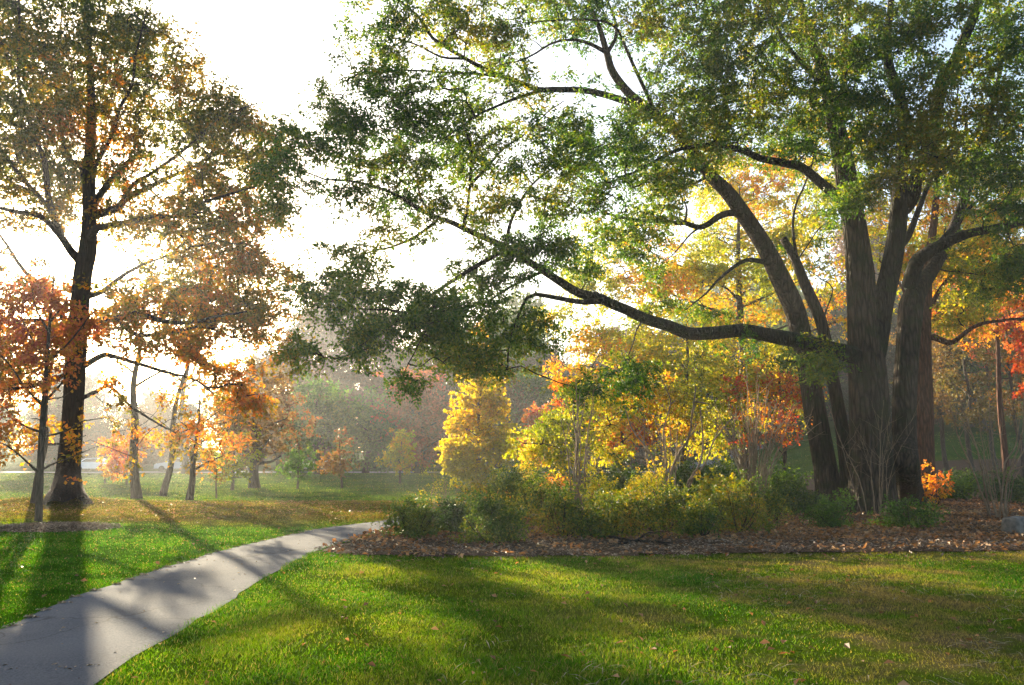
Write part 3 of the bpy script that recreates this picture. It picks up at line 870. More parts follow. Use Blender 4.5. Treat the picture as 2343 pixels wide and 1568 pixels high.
make_tree('autumn_tree', 'tall broad tree with amber leaves and the low sun behind its flared dark trunk', trunk, limbs, T, M['tall_leaf'], 44, .8, .15, .046, M['bark_dark'], M['bark_dark'], rng,
          tips=.0085, flare=.85, sides=72, lobes=6, flare_h=.5)
print('autumn sprays', len(T))

# ---- young red maple in front of it
d = float(G(88, 1193)[1])
trunk = np.vstack([[[*G(88, 1193), .09]], ptsd([(91, 1120, d, .085), (94, 1040, d, .085), (98, 970, d, .075), (104, 880, d, .06), (110, 790, d, .045), (117, 700, d, .03), (124, 630, d, .012)])])
limbs = [LP(q, d, d + e_, .035, .01) for q, e_ in [
    ([(92, 1085), (70, 1065), (40, 1040), (5, 1020), (-40, 1005)], -1.2), ([(95, 1075), (120, 1062), (150, 1050), (200, 1030)], 1.), ([(96, 1000), (150, 985), (190, 960), (240, 950)], -1.), ([(97, 990), (50, 970), (10, 930), (-40, 900)], 1.2),
    ([(102, 920), (140, 880), (180, 840), (215, 790)], 1.), ([(101, 930), (60, 890), (20, 830), (-20, 790)], -1.), ([(107, 830), (150, 790), (190, 740), (220, 700)], -.8), ([(108, 820), (70, 770), (40, 700)], .7), ([(113, 740), (140, 700), (165, 655)], .6), ([(112, 760), (85, 710), (75, 660)], -.5)]]
masses = [(120, 665, d, 50, 45, .7), (80, 700, d, 55, 45, .9), (160, 705, d, 60, 40, .9), (40, 740, d, 60, 45, 1.), (110, 770, d, 80, 45, 1.2), (195, 760, d, 50, 45, 1.), (20, 830, d, 70, 50, 1.2), (110, 850, d, 80, 50, 1.3), (195, 840, d, 55, 40, 1.),
          (30, 920, d, 80, 45, 1.2), (130, 930, d, 70, 45, 1.2), (205, 930, d, 45, 45, 1.), (20, 1000, d, 65, 35, 1.), (180, 1000, d, 50, 35, 1.), (70, 1010, d, 40, 30, 1., .6), (-10, 1050, d, 50, 25, .8), (215, 1045, d, 40, 25, .8), (140, 1060, d, 40, 22, .8, .6)]
T = mass_points(masses, 6.5, rng, clump=4.)
make_tree('young_maple', 'young slender maple turning red and orange in front of the tall tree', trunk, limbs, T, M['maple_leaf'], 26, .5, .115, .042, M['bark_grey'], M['bark_grey'], rng, tips=.005, flare=.12, sides=14, droop=.2)

# ---- big oak, right (two stems from one stool)
d = 25.
o0 = G(1998, 1176)
trunkA = np.vstack([[[*o0, .62]], ptsd([(1996, 1100, d, .60), (1992, 1000, d, .585), (1987, 900, d, .565), (1981, 800, d, .53), (1973, 700, d, .44), (1966, 600, d, .40), (1956, 520, d, .36), (1942, 440, d, .34), (1928, 360, d, .31),
                                        (1915, 300, d, .29), (1898, 220, d - .4, .22), (1878, 150, d - .8, .17), (1850, 70, d - 1.2, .13), (1825, -20, d - 1.5, .09), (1800, -150, d - 2, .03)])])
b0 = G(2078, 1152)
trunkB = np.vstack([[[*b0, .42]], ptsd([(2074, 1080, d + .3, .37), (2070, 1000, d + .3, .345), (2071, 900, d + .3, .335), (2077, 800, d + .3, .335), (2081, 740, d + .3, .36), (2087, 690, d + .3, .35), (2105, 655, d + .4, .28), (2130, 620, d + .6, .22),
                                        (2160, 570, d + 1, .19), (2190, 500, d + 1.5, .16), (2225, 400, d + 2, .13), (2260, 280, d + 2.5, .1), (2290, 150, d + 3, .07), (2310, 0, d + 3, .03)])])
limbs = [
    LP([(1990, 850), (2005, 790), (2022, 690), (2040, 610), (2052, 530), (2056, 460), (2060, 400), (2063, 335), (2058, 239), (2030, 158), (2024, 96), (2035, 0), (2040, -120)], d, d - 1.5, .36, .07, None, 1.1),
    LP([(1990, 850), (1965, 818), (1930, 806), (1880, 795), (1830, 780), (1760, 768), (1700, 757), (1640, 762), (1580, 765), (1530, 748), (1480, 733), (1440, 715), (1400, 700), (1365, 684), (1330, 678), (1290, 655), (1240, 622), (1190, 590), (1150, 567), (1100, 548), (1060, 530), (1020, 512),
        (980, 500), (930, 472), (890, 452), (850, 440), (800, 430), (750, 428), (700, 412), (600, 396)], d, d - 4.5, .33, .012, None, .62),
    LP([(850, 1110), (850, 1060), (862, 1010), (880, 880), (890, 760), (890, 700), (862, 610), (850, 500), (845, 430)], d - 3.3, d - 4.5, .06, .02, z6),
    LP([(878, 885), (960, 800), (1040, 710), (1150, 640), (1240, 560), (1330, 500)], d - 3.4, d - 1.5, .05, .015, z6),
    LP([(1000, 505), (952, 540), (895, 564), (847, 574), (780, 605), (730, 630)], d - 3.6, d - 5.5, .05, .012),
    LP([(1158, 570), (1110, 598), (1062, 626), (990, 674), (933, 712), (885, 707), (799, 707), (728, 705)], d - 3.1, d - 5.8, .075, .015),
    LP([(1378, 688), (1350, 690), (1325, 690), (1268, 679), (1225, 672), (1206, 679), (1187, 717), (1172, 750), (1160, 800), (1157, 865)], d - 2.4, d - 3.4, .10, .018),
    LP([(935, 710), (880, 760), (830, 800), (760, 822)], d - 4.9, d - 6, .035, .01),
    LP([(1000, 680), (985, 730), (960, 790), (930, 850)], d - 4.6, d - 5.2, .035, .01),
    LP([(991, 488), (962, 454), (955, 397), (943, 373), (905, 330), (860, 300)], d - 3.9, d - 3., .045, .012),
    LP([(1158, 560), (1165, 520), (1182, 478), (1220, 421), (1290, 370), (1380, 330)], d - 3.1, d - 5, .06, .015),
    LP([(1245, 620), (1180, 650), (1120, 690), (1090, 740), (1075, 800)], d - 2.9, d - 2, .05, .012),
    LP([(1923, 455), (1882, 421), (1834, 382), (1796, 373), (1739, 359), (1705, 344), (1653, 330), (1605, 330), (1540, 345), (1470, 385), (1400, 420)], d, d - 3, .18, .03),
    LP([(1915, 305), (1882, 253), (1853, 220), (1810, 210), (1748, 215), (1667, 230), (1600, 265), (1530, 310)], d, d + 2.5, .13, .02),
    LP([(1918, 310), (1930, 220), (1932, 120), (1945, 0), (1950, -120)], d, d + 2, .18, .04),
    LP([(2080, 660), (2095, 605), (2111, 588), (2140, 570), (2169, 555), (2205, 540), (2245, 531), (2343, 512), (2450, 480), (2560, 430)], d + .3, d - 2., .26, .08),
    LP([(2120, 580), (2150, 555), (2180, 520), (2207, 488), (2235, 462), (2265, 440), (2330, 380)], d, d + 1.5, .11, .03),
    LP([(2052, 570), (2078, 540), (2102, 478), (2125, 420), (2160, 354), (2180, 306), (2190, 200)], d, d + 2, .13, .03),
    LP([(2055, 490), (2087, 454), (2097, 406), (2125, 344), (2140, 287), (2160, 200), (2197, 120), (2231, 48), (2255, -10), (2290, -100)], d - .3, d - 2.5, .24, .12),
    LP([(2165, 190), (2230, 150), (2290, 110), (2400, 80)], d - 1.3, d - 3, .09, .03),
    LP([(1890, 200), (1840, 150), (1790, 90), (1760, 20), (1740, -60)], d - .5, d - 4, .1, .03),
    LP([(1850, 215), (1780, 180), (1700, 110), (1640, 40), (1600, -40)], d + .6, d - 3, .09, .025),
]
masses = [
    (745, 425, d - 4.5, 110, 32, 1.6), (640, 395, d - 4.6, 60, 45, 1.4), (600, 450, d - 4.4, 40, 40, 1., .8), (700, 345, d - 4, 85, 48, 1.6), (880, 420, d - 4, 75, 36, 1.6), (820, 360, d - 4, 80, 35, 1.6), (985, 420, d - 3.6, 85, 45, 1.8), (1095, 360, d - 3.6, 70, 60, 2.),
    (930, 300, d - 3.4, 110, 55, 2.), (790, 285, d - 3.6, 80, 50, 1.8), (1045, 300, d - 3.2, 90, 55, 2.),
    (885, 560, d - 4.8, 75, 32, 1.6), (800, 590, d - 5.2, 80, 32, 1.5), (735, 635, d - 5.4, 55, 35, 1.2), (880, 645, d - 5.2, 85, 45, 1.5), (810, 700, d - 5.4, 90, 36, 1.5), (720, 700, d - 5.6, 40, 28, 1.), (930, 720, d - 4.9, 100, 40, 1.5), (760, 800, d - 5.7, 80, 42, 1.2),
    (850, 770, d - 5.3, 80, 40, 1.4), (980, 770, d - 4.8, 85, 50, 1.5), (950, 850, d - 5, 50, 32, 1., .8), (1050, 700, d - 4, 80, 50, 1.6), (1090, 770, d - 3.2, 70, 55, 1.4), (1130, 640, d - 3.2, 75, 45, 1.5), (1180, 720, d - 3, 60, 50, 1.3), (1130, 800, d - 3.3, 60, 50, 1.2), (1230, 780, d - 3.3, 40, 50, 1., .8), (1010, 690, d - 4.6, 90, 45, 1.4), (1040, 830, d - 4.4, 60, 40, 1.2), (1110, 570, d - 3.4, 70, 40, 1.4),
    (1010, 480, d - 3.8, 60, 30, 1.4), (1100, 500, d - 3.4, 70, 35, 1.5), (1190, 560, d - 3., 70, 35, 1.5), (1260, 590, d - 2.8, 70, 40, 1.5),
    (1180, 420, d - 4, 90, 50, 2), (1300, 370, d - 4.4, 90, 55, 2.), (1270, 480, d - 3.5, 80, 45, 1.8), (1400, 440, d - 3, 95, 55, 2.), (1500, 400, d - 2.6, 90, 55, 2), (1420, 340, d - 3, 90, 45, 2), (1560, 330, d - 2, 90, 55, 2.2),
    (1400, 530, d - 2.6, 95, 42, 1.8, .8), (1520, 460, d - 2.4, 70, 40, 1.6, .8), (1330, 600, d - 2.4, 60, 30, 1.2, .6), (1500, 690, d - 1.6, 60, 26, 1.2, .7), (1420, 880, d - 2.5, 80, 40, 1.2, .7), (1330, 900, d - 2.5, 70, 30, 1.2, .6), (1480, 830, d - 2.2, 60, 35, 1.2, .6),
    (1860, 800, d - .6, 70, 24, .8, .9), (1880, 840, d - .5, 45, 30, .7, .9), (1700, 770, d - 1.2, 60, 12, .5, .5),
    (1660, 320, d - 1, 90, 55, 2.4), (1760, 270, d, 90, 55, 2.5), (1640, 210, d - 2, 90, 55, 2.2), (1760, 160, d - 2, 100, 60, 2.5), (1640, 110, d - 3, 100, 55, 2.2), (1700, 40, d - 3, 110, 60, 2.5), (1560, 40, d - 3.5, 100, 50, 2.2), (1840, 60, d - 2, 90, 70, 2.5),
    (1860, 270, d + 1.5, 60, 45, 2), (1850, 330, d - 1, 70, 35, 1.5), (1960, 330, d - 1.8, 65, 60, 1.5), (1950, 200, d - 1.5, 70, 80, 2.2), (1960, 60, d - 1.5, 80, 70, 2.5), (2040, 80, d - 2.5, 70, 70, 2.4), (2010, 430, d - 2, 50, 55, 1.2, .9), (1940, 470, d - 1.2, 35, 50, .8, .9),
    (2060, 230, d - 2.5, 65, 80, 2), (2080, 340, d - 2.2, 70, 65, 1.8), (2120, 60, d - 2.8, 70, 80, 2.4), (2180, 250, d - 2.4, 70, 75, 2.2), (2160, 380, d - 1.8, 65, 50, 1.6, .9), (2270, 130, d - 3, 85, 85, 2.6), (2290, 270, d - 2.6, 80, 80, 2.4), (2280, 400, d - 2, 80, 55, 2.), (2320, 20, d - 3, 80, 60, 2.5),
    (2280, 500, d - 1.5, 70, 40, 1.6, .8), (2240, 600, d, 70, 45, 1.6, .7), (2320, 640, d, 50, 60, 1.6, .7), (2420, 300, d - 2, 90, 200, 3, .6), (2430, 560, d - 1, 90, 80, 3, .5), (2200, -80, d - 2, 160, 60, 3, .6), (1800, -90, d - 2, 160, 60, 3, .6), (2000, -160, d - 1, 200, 60, 3, .5),
]
masses = [m_ if m_[0] < 1550 else (*m_[:6], (m_[6] if len(m_) > 6 else 1.) * 1.25) for m_ in masses]
T = mass_points(masses, 9.8, rng, holes=[(745, 522, 95, 34), (960, 600, 58, 42), (690, 570, 45, 45), (1150, 520, 40, 20), (1330, 520, 40, 22)])
OAK = make_tree('oak_tree', 'massive spreading oak with green leaves, twin dark trunks and one long low limb', trunkA, limbs, T, M['oak_leaf'], 66, .66, .112, .028, M['bark_oak'], M['bark_limb'], rng,
                tips=.0065, flare=.42, sides=84, lobes=5, extra_trunks=[trunkB], flare_h=.8)
print('oak sprays', len(T))

# ---- leaning stem left of it
d = 26.5
l0 = G(1902, 1158); l0 = on_ground(l0[0] * d / l0[1], d)
trunk = np.vstack([[[*l0, .42]], ptsd([(1890, 1080, d, .37), (1866, 950, d, .345), (1848, 840, d, .33), (1832, 760, d - .2, .32), (1815, 700, d - .4, .32), (1778, 620, d - .7, .31), (1748, 560, d - 1, .27), (1702, 490, d - 1.4, .245), (1665, 440, d - 1.8, .225), (1625, 400, d - 2, .20),
                                       (1570, 330, d - 2.3, .18), (1540, 290, d - 2.5, .165), (1490, 255, d - 2.7, .15), (1440, 215, d - 2.9, .135), (1402, 165, d - 3, .12), (1388, 120, d - 3, .10), (1370, 60, d - 3, .07), (1345, 0, d - 2.8, .05), (1320, -90, d - 2.5, .02)])])
limbs = [
    LP([(1390, 122), (1350, 100), (1310, 90), (1270, 95), (1200, 130), (1130, 145)], d - 3, d - 5, .07, .015),
    LP([(1390, 120), (1410, 80), (1402, 30), (1380, -20), (1370, -90)], d - 3, d - 2, .07, .025),
    LP([(1560, 320), (1499, 258), (1421, 229), (1349, 210), (1280, 207), (1230, 206), (1182, 186), (1134, 172), (1062, 134), (990, 91), (952, 38), (904, 0), (870, -40)], d - 2.4, d - 6.5, .13, .025),
    LP([(1140, 174), (1062, 167), (1014, 165), (952, 160), (895, 163), (820, 170)], d - 5, d - 5.5, .05, .012),
    LP([(1240, 207), (1182, 225), (1134, 244), (1086, 268), (1050, 295), (990, 330)], d - 4.6, d - 7, .06, .012),
    LP([(1062, 134), (1010, 130), (950, 100), (880, 80), (820, 70)], d - 5.6, d - 5, .04, .01),
    LP([(1500, 258), (1440, 130), (1400, 60), (1300, 50), (1200, 60)], d - 2.7, d - 5, .07, .015),
    LP([(1725, 520), (1690, 490), (1665, 488), (1641, 497), (1620, 513), (1596, 521), (1566, 512), (1521, 511), (1476, 509), (1423, 503), (1370, 490)], d - 1.2, d - 3, .14, .04),
    LP([(1566, 510), (1572, 480), (1560, 450), (1530, 420)], d - 1.6, d - 2.4, .05, .012),
    LP([(1610, 515), (1580, 535), (1555, 565), (1530, 590), (1500, 610)], d - 1.5, d - 2.5, .04, .01),
    LP([(1770, 606), (1751, 600), (1709, 594), (1671, 614), (1635, 644), (1611, 668), (1570, 700)], d - .8, d - 2.2, .11, .015),
    LP([(1625, 400), (1590, 420), (1550, 440), (1490, 450)], d - 2, d - 3.4, .06, .015),
]
masses = [(880, 60, d - 6, 85, 58, 1.8), (990, 40, d - 6, 90, 45, 2), (840, 150, d - 5.6, 90, 40, 1.8), (900, 220, d - 6.5, 90, 45, 1.8), (770, 230, d - 5.6, 60, 40, 1.4), (1000, 210, d - 6, 80, 40, 1.8), (1080, 60, d - 5.4, 80, 45, 1.8), (1160, 70, d - 5, 80, 50, 2), (1140, 130, d - 5, 50, 25, 1.4, .6),
          (1090, 210, d - 5, 60, 35, 1.5, .8), (1270, 50, d - 4.4, 90, 45, 2), (1210, 250, d - 4.6, 90, 40, 2), (1330, 270, d - 4, 85, 40, 2), (1440, 290, d - 3, 80, 45, 2), (1290, 150, d - 4, 60, 25, 1.4, .5), (1390, 40, d - 2.8, 80, 45, 2), (1480, 60, d - 2.4, 70, 60, 2), (1500, 180, d - 3, 60, 50, 1.6, .7),
          (1540, 250, d - 2.5, 80, 45, 1.8), (1020, 0, d - 5.5, 150, 40, 2, .7), (1250, -30, d - 4, 150, 40, 2, .7), (1430, 560, d - 2.5, 70, 35, 1.2, .5), (1600, 690, d - 2, 60, 30, 1., .5), (1500, 620, d - 2.4, 50, 30, 1., .4)]
T = mass_points(masses, 8.6, rng, holes=[(1340, 150, 70, 26), (1440, 170, 40, 30)])
make_tree('leaning_oak', 'bare lower trunk leaning left, rising from behind the low limb into high leaves', trunk, limbs, T, M['oak_leaf'], 66, .66, .112, .028, M['bark_oak'], M['bark_limb'], rng, tips=.0065, flare=.35, sides=72)
# ---- slim broken stem
d = 26.
l0 = G(1948, 1165); l0 = on_ground(l0[0] * d / l0[1], d)
trunk = np.vstack([[[*l0, .26]], ptsd([(1938, 1080, d, .225), (1926, 980, d, .21), (1908, 880, d, .2), (1895, 810, d, .195), (1880, 740, d, .185), (1860, 690, d, .18), (1838, 640, d, .165), (1818, 590, d, .15), (1792, 545, d, .12)])])
limbs = [LP([(1828, 615), (1820, 566), (1816, 510), (1824, 465), (1838, 435), (1862, 375), (1875, 320)], d, d - 1, .06, .02), LP([(1822, 600), (1850, 560), (1880, 520), (1920, 500)], d, d + 1.5, .03, .012), LP([(1880, 740), (1905, 660), (1880, 640), (1850, 620)], d, d - .6, .03, .01)]
T = mass_points([(1850, 400, d - .5, 35, 30, .6, .6), (1800, 560, d, 30, 20, .5, .5), (1890, 520, d + 1, 35, 25, .6, .6)], 6, rng)
make_tree('broken_tree', 'slim dark trunk with a snapped top between the leaning trunk and the big oak', trunk, limbs, T, M['oak_leaf'], 40, .5, .125, .030, M['bark_oak'], M['bark_limb'], rng, trunk_cap=True, flare=.3, sides=20)

# ---- reddish trunk behind, right
d = 33.
l0 = G(2112, 1095); l0 = on_ground(P(2112, 1100, d)[0], d)
trunk = np.vstack([[[*l0, .46]], ptsd([(2112, 1000, d, .40), (2112, 900, d, .37), (2110, 800, d, .34), (2112, 740, d, .30), (2118, 690, d, .24), (2124, 600, d, .18), (2140, 480, d, .14), (2150, 300, d, .08), (2160, 180, d, .03)])])
limbs = [LP([(2120, 775), (2140, 772), (2170, 785), (2190, 778), (2215, 758), (2245, 742), (2290, 735), (2350, 728)], d, d - 2, .15, .05), LP([(2118, 720), (2160, 650), (2210, 600), (2290, 560)], d, d + 2, .12, .03), LP([(2118, 740), (2080, 690), (2050, 640), (2010, 600)], d, d + 2, .1, .03), LP([(2125, 600), (2190, 540), (2260, 470)], d, d + 1, .09, .02)]
masses = [(2200, 690, d, 70, 45, 2), (2270, 660, d, 70, 50, 2.2), (2180, 740, d, 60, 30, 1.6), (2150, 620, d + 1, 70, 50, 2), (2250, 580, d + 1, 80, 50, 2.2), (2060, 600, d + 2, 60, 60, 2, .8), (2330, 600, d, 60, 60, 2), (2180, 500, d + 1, 90, 50, 2.4), (2290, 470, d + 1, 80, 60, 2.4), (2130, 410, d + 1, 80, 60, 2.4, .7), (2260, 360, d + 1, 90, 60, 2.4, .7), (2400, 560, d, 70, 100, 2.4, .7), (2010, 480, d + 2, 60, 60, 2, .7)]
T = mass_points(masses, 8.5, rng)
make_tree('beech_tree', 'straight reddish brown trunk behind the big oak, with a crooked side branch', trunk, limbs, T, M['gold_leaf'], 40, .7, .14, .042, M['bark_red'], M['bark_red'], rng, tips=.007, flare=.3, sides=28)

# ================================================================== yellow trees behind the shrubs
rng = np.random.default_rng(33)


def side_tree(name, label, base, trunk_top, d, masses, lm, dens, K, spread, L, W, r, rng, nl=9, bark='bark_grey', up=.4):
    x0, yt = base
    b = on_ground(P(x0, 1060, d)[0], d)
    top = P(trunk_top[0], trunk_top[1], d)
    tt = np.linspace(0, 1, 6)[:, None]
    tr = b + (top - b) * tt; tr[1:, :2] += np.cumsum(rng.normal(size=(5, 2)) * .07, 0)
    tr = np.column_stack([tr, r * (1 - tt[:, 0]) ** .7 + .02])
    T = mass_points(masses, dens, rng)
    limbs = []
    for i in range(nl):
        m_ = masses[i % len(masses)]
        e = P(m_[0], m_[1], m_[2]) + rng.normal(size=3) * .3
        hz = np.clip((e[2] - b[2] - np.hypot(*(e - b)[:2]) * up) / (top[2] - b[2]), .12, .95)
        p0 = np.array([np.interp(hz, tt[:, 0], tr[:, j]) for j in range(3)])
        rr = np.interp(hz, tt[:, 0], tr[:, 3]) * .5
        limbs.append(np.array([[*p0, rr], [*((p0 + e) / 2 + [0, 0, .15] + rng.normal(size=3) * .15), rr * .6], [*e, max(.01, rr * .25)]]))
    return make_tree(name, label, tr, limbs, T, lm, K, spread, L, W, M[bark], M[bark], rng, tips=.007, flare=.3, sides=14)


side_tree('gold_tree', 'broad gold and green tree seen behind the leaning trunk and above the long low limb', (1700, 1060), (1690, 420), 38., [
    (1620, 640, 38, 90, 60, 3), (1500, 680, 37, 90, 55, 3), (1720, 680, 39, 80, 60, 3), (1430, 640, 38, 80, 60, 3), (1780, 560, 40, 90, 70, 3), (1640, 540, 40, 100, 60, 3), (1540, 590, 39, 80, 50, 3), (1860, 620, 40, 70, 80, 3, .4), (1760, 440, 41, 90, 70, 3), (1660, 430, 41, 90, 60, 3), (1860, 500, 41, 60, 70, 3), (1900, 420, 42, 60, 60, 3), (1880, 720, 39, 60, 60, 2.5, .4), (2010, 700, 40, 30, 90, 2, .4), (1990, 560, 40, 40, 80, 2, .4), (1330, 640, 38, 70, 45, 2.5, .7), (1290, 700, 38, 55, 40, 2, .7), (1390, 560, 39, 70, 45, 2.5, .7), (1460, 520, 39, 70, 45, 2.5, .7), (1250, 760, 37, 40, 30, 2, .7), (1950, 330, 41, 80, 50, 3, .8), (1820, 340, 41, 90, 50, 3, .8)],
    M['gold_leaf'], 5.5, 40, .8, .15, .047, .24, rng, 14)
side_tree('lemon_tree', 'wide yellow tree below the low limb, its crown drooping to the shrubs', (1560, 1070), (1570, 740), 33., [
    (1560, 830, 33, 100, 60, 2.5), (1450, 820, 33, 80, 60, 2.2), (1670, 840, 33, 90, 60, 2.5), (1370, 790, 34, 70, 55, 2), (1310, 850, 34, 45, 45, 1.6), (1500, 910, 32, 100, 50, 2.2), (1620, 930, 32, 90, 50, 2.2), (1750, 900, 33, 80, 60, 2.2), (1400, 900, 33, 70, 50, 2), (1560, 1000, 32, 90, 40, 2, .7), (1780, 810, 34, 70, 50, 2.2), (1480, 760, 34, 70, 40, 2), (1620, 770, 34, 80, 40, 2), (1440, 980, 32.5, 60, 40, 1.6, .8), (1680, 1000, 32, 70, 35, 1.6, .6)],
    M['gold_leaf'], 7, 38, .7, .135, .043, .14, rng, 12)
side_tree('weeping_tree', 'low yellow green tree arching down beside the bright yellow one', (1330, 1090), (1330, 890), 29., [
    (1250, 1000, 28.5, 40, 35, 1.2),
    (1330, 930, 29, 60, 40, 1.4), (1270, 980, 28.5, 60, 40, 1.4), (1220, 1030, 28.5, 50, 35, 1.2), (1390, 960, 29, 50, 40, 1.4), (1330, 1010, 28, 60, 35, 1.2), (1280, 1050, 28, 50, 28, 1.), (1400, 1030, 29, 35, 30, 1., .8)],
    M['gold_leaf'], 10, 36, .5, .11, .038, .08, rng, 8)
side_tree('orange_maple', 'small orange leaved tree glowing between the two yellow crowns', (1425, 1080), (1425, 905), 31., [
    (1290, 900, 31, 28, 40, .9), (1425, 960, 31, 45, 35, 1.2), (1400, 1000, 31, 40, 28, 1.1), (1470, 985, 30.5, 35, 22, .9), (1440, 905, 31.5, 40, 30, 1.1)],
    M['orange_leaf'], 7.5, 32, .5, .12, .045, .07, rng, 6)
side_tree('scarlet_maple', 'scarlet and orange small tree low behind the leaning trunk', (1790, 1080), (1790, 820), 31., [
    (1760, 860, 31, 55, 40, 1.4), (1810, 920, 31, 40, 50, 1.2), (1740, 940, 30.5, 55, 35, 1.2), (1690, 900, 31, 45, 30, 1.2), (1800, 1000, 30, 40, 35, 1.), (1740, 1010, 30, 40, 25, .9, .8)],
    M['red_leaf'], 5, 30, .5, .12, .045, .07, rng, 7)
side_tree('crimson_maple', 'crimson leaved tree at the right edge above the bare stems', (2380, 1080), (2370, 700), 29., [
    (2335, 770, 29, 25, 35, .8), (2355, 830, 29, 30, 45, 1.), (2315, 745, 29, 18, 14, .6), (2395, 760, 29, 45, 70, 1.4), (2345, 890, 29, 20, 30, .7, .7), (2345, 690, 30, 30, 25, .8, .8)],
    M['red_leaf'], 8, 32, .5, .12, .045, .08, rng, 6)

side_tree('amber_tree', 'amber and orange tree filling the gap right of the reddish brown trunk', (2300, 1080), (2280, 620), 40., [
    (2190, 700, 40, 60, 45, 2), (2270, 690, 40, 70, 50, 2.4), (2340, 680, 40, 60, 60, 2.4), (2230, 760, 40, 60, 30, 1.8), (2320, 620, 41, 70, 50, 2.4), (2200, 620, 41, 60, 50, 2), (2400, 740, 40, 60, 60, 2)],
    M['orange_leaf'], 3.2, 36, .7, .14, .045, .16, rng, 9, 'bark_red')

# ---- bright yellow young tree in the field
rng = np.random.default_rng(41)
d = 42.
b = on_ground(P(1095, 1105, d)[0], d)
H = (P(1095, 785, d)[2] - b[2]) * 1.1
auto_tree('yellow_tree', 'bright yellow conical young tree on the field edge, orange at its tip', b, H, [(.08, 1.0), (.16, 1.85), (.28, 1.9), (.42, 1.55), (.56, 1.15), (.7, .8), (.85, .5), (1., .22)], M['yellow_leaf'], rng, r=.1, dens=20, K=28, spread=.38, L=.15, W=.058, nl=24, clump_n=170, up=.5, tips=.006, bark=M['bark_grey'], flat=.6, wob=.003, cs=.15)

# ---- trees of the field: (base x, base y px, top y, crown ...)
def at(xd, yd): return G(xd, yd)


def px_tree(name, label, xd, yd, topy, halfw, lm, rng, lo=.28, shape='round', r=.15, d=None, L=.22, W=.08, dens=5, K=24, spread=.8, group=None, bark=None, nl=9, clump_n=30, lean=(0, 0), up=.35):
    b = G(xd, yd) if d is None else on_ground(P(xd, yd, d)[0], d)
    d = b[1]
    H = P(xd, topy, d)[2] - b[2]
    R = halfw * PXM * d
    prof = {'round': [(lo, .45), (lo + (1 - lo) * .2, .9), (lo + (1 - lo) * .45, 1.), (lo + (1 - lo) * .7, .8), (lo + (1 - lo) * .9, .45), (1., .15)],
            'cone': [(lo, .7), (lo + (1 - lo) * .18, 1.), (lo + (1 - lo) * .45, .75), (lo + (1 - lo) * .75, .4), (1., .1)],
            'tall': [(lo, .5), (lo + (1 - lo) * .3, .9), (lo + (1 - lo) * .6, 1.), (lo + (1 - lo) * .85, .7), (1., .25)]}[shape]
    return auto_tree(name, label, b, H, [(f, q * R) for f, q in prof], lm, rng, r=r, dens=dens, K=K, spread=spread, L=L, W=W, nl=nl, bark=bark, group=group, clump_n=clump_n, lean=lean, up=up)


px_tree('tall_slim_tree', 'tall hazy grey trunk with a flared foot, right of the big dark trunk', 312, 1141, 600, 150, M['tall_leaf'], rng, .5, 'round', .2, bark=M['bark_grey'], L=.19, W=.065, dens=1.3, K=34, nl=10, lean=(.012, 0))
px_tree('pale_slim_tree', 'pale slim trunk leaning right, second of the hazy trunks from the big dark one', 371, 1135, 650, 110, M['tall_leaf'], rng, .5, 'round', .15, bark=M['bark_grey'], L=.19, W=.065, dens=1.3, K=34, nl=8, lean=(.03, 0))
px_tree('forked_tree', 'dark slim tree forking low into a side branch at the sunny lawn edge', 432, 1144, 880, 85, M['tall_leaf'], rng, .33, 'round', .13, bark=M['bark_dark'], L=.16, W=.055, dens=4.5, K=28, nl=8, up=.6)
px_tree('grey_trunk_tree', 'grey hazy trunk half hidden behind the young maple stem', 79, 1150, 700, 110, M['orange_leaf'], rng, .3, 'round', .11, bark=M['bark_grey'], L=.18, W=.06, dens=3., K=28, nl=8)
px_tree('tiny_sapling', 'thin bare little sapling with a dark tuft right of the forked tree', 495, 1141, 1040, 26, M['brown_leaf'], rng, .35, 'round', .028, L=.12, W=.045, dens=9, K=8, spread=.25, nl=6, clump_n=12)
px_tree('field_oak', 'dark limbed tree with golden brown leaves on the field left of the saplings', 581, 1116, 850, 110, M['brown_leaf'], rng, .25, 'round', .3, bark=M['bark_dark'], L=.2, W=.07, dens=4.2, K=30, nl=12, clump_n=34)
px_tree('lime_tree', 'low sunlit yellow green tree between the forked tree and the field oak', 530, 1122, 985, 55, M['gold_leaf'], rng, .25, 'round', .08, L=.17, W=.06, dens=6, K=24, spread=.5, nl=8, clump_n=16)
px_tree('sapling', 'thin stemmed sapling with yellowing top, leftmost of the two on small mulch circles', 680, 1119, 1000, 42, M['green_leaf'], rng, .3, 'cone', .05, L=.18, W=.065, dens=7, K=16, spread=.45, nl=9, clump_n=22)
px_tree('sapling', 'thin stemmed brownish sapling, right of the two on small mulch circles', 783, 1116, 990, 45, M['brown_leaf'], rng, .25, 'cone', .05, L=.18, W=.065, dens=7, K=16, spread=.45, nl=9, clump_n=22)
px_tree('conical_tree', 'small pale green conical tree in sun before the pink tree', 915, 1106, 972, 36, M['lime_leaf'], rng, .24, 'cone', .06, L=.18, W=.065, dens=12, K=22, spread=.45, nl=12, clump_n=34)
px_tree('coral_shrub_tree', 'layered coral orange small tree beside the tall hazy trunk', 290, 1108, 985, 55, M['orange_leaf'], rng, .12, 'round', .06, L=.2, W=.07, dens=7, K=22, spread=.6, nl=8, clump_n=14)
px_tree('field_sapling', 'single thin sapling on the hazy field beyond the big dark trunk', 240, 1106, 1040, 16, M['brown_leaf'], rng, .3, 'cone', .04, L=.16, W=.06, dens=8, K=9, spread=.35, nl=6, clump_n=12)
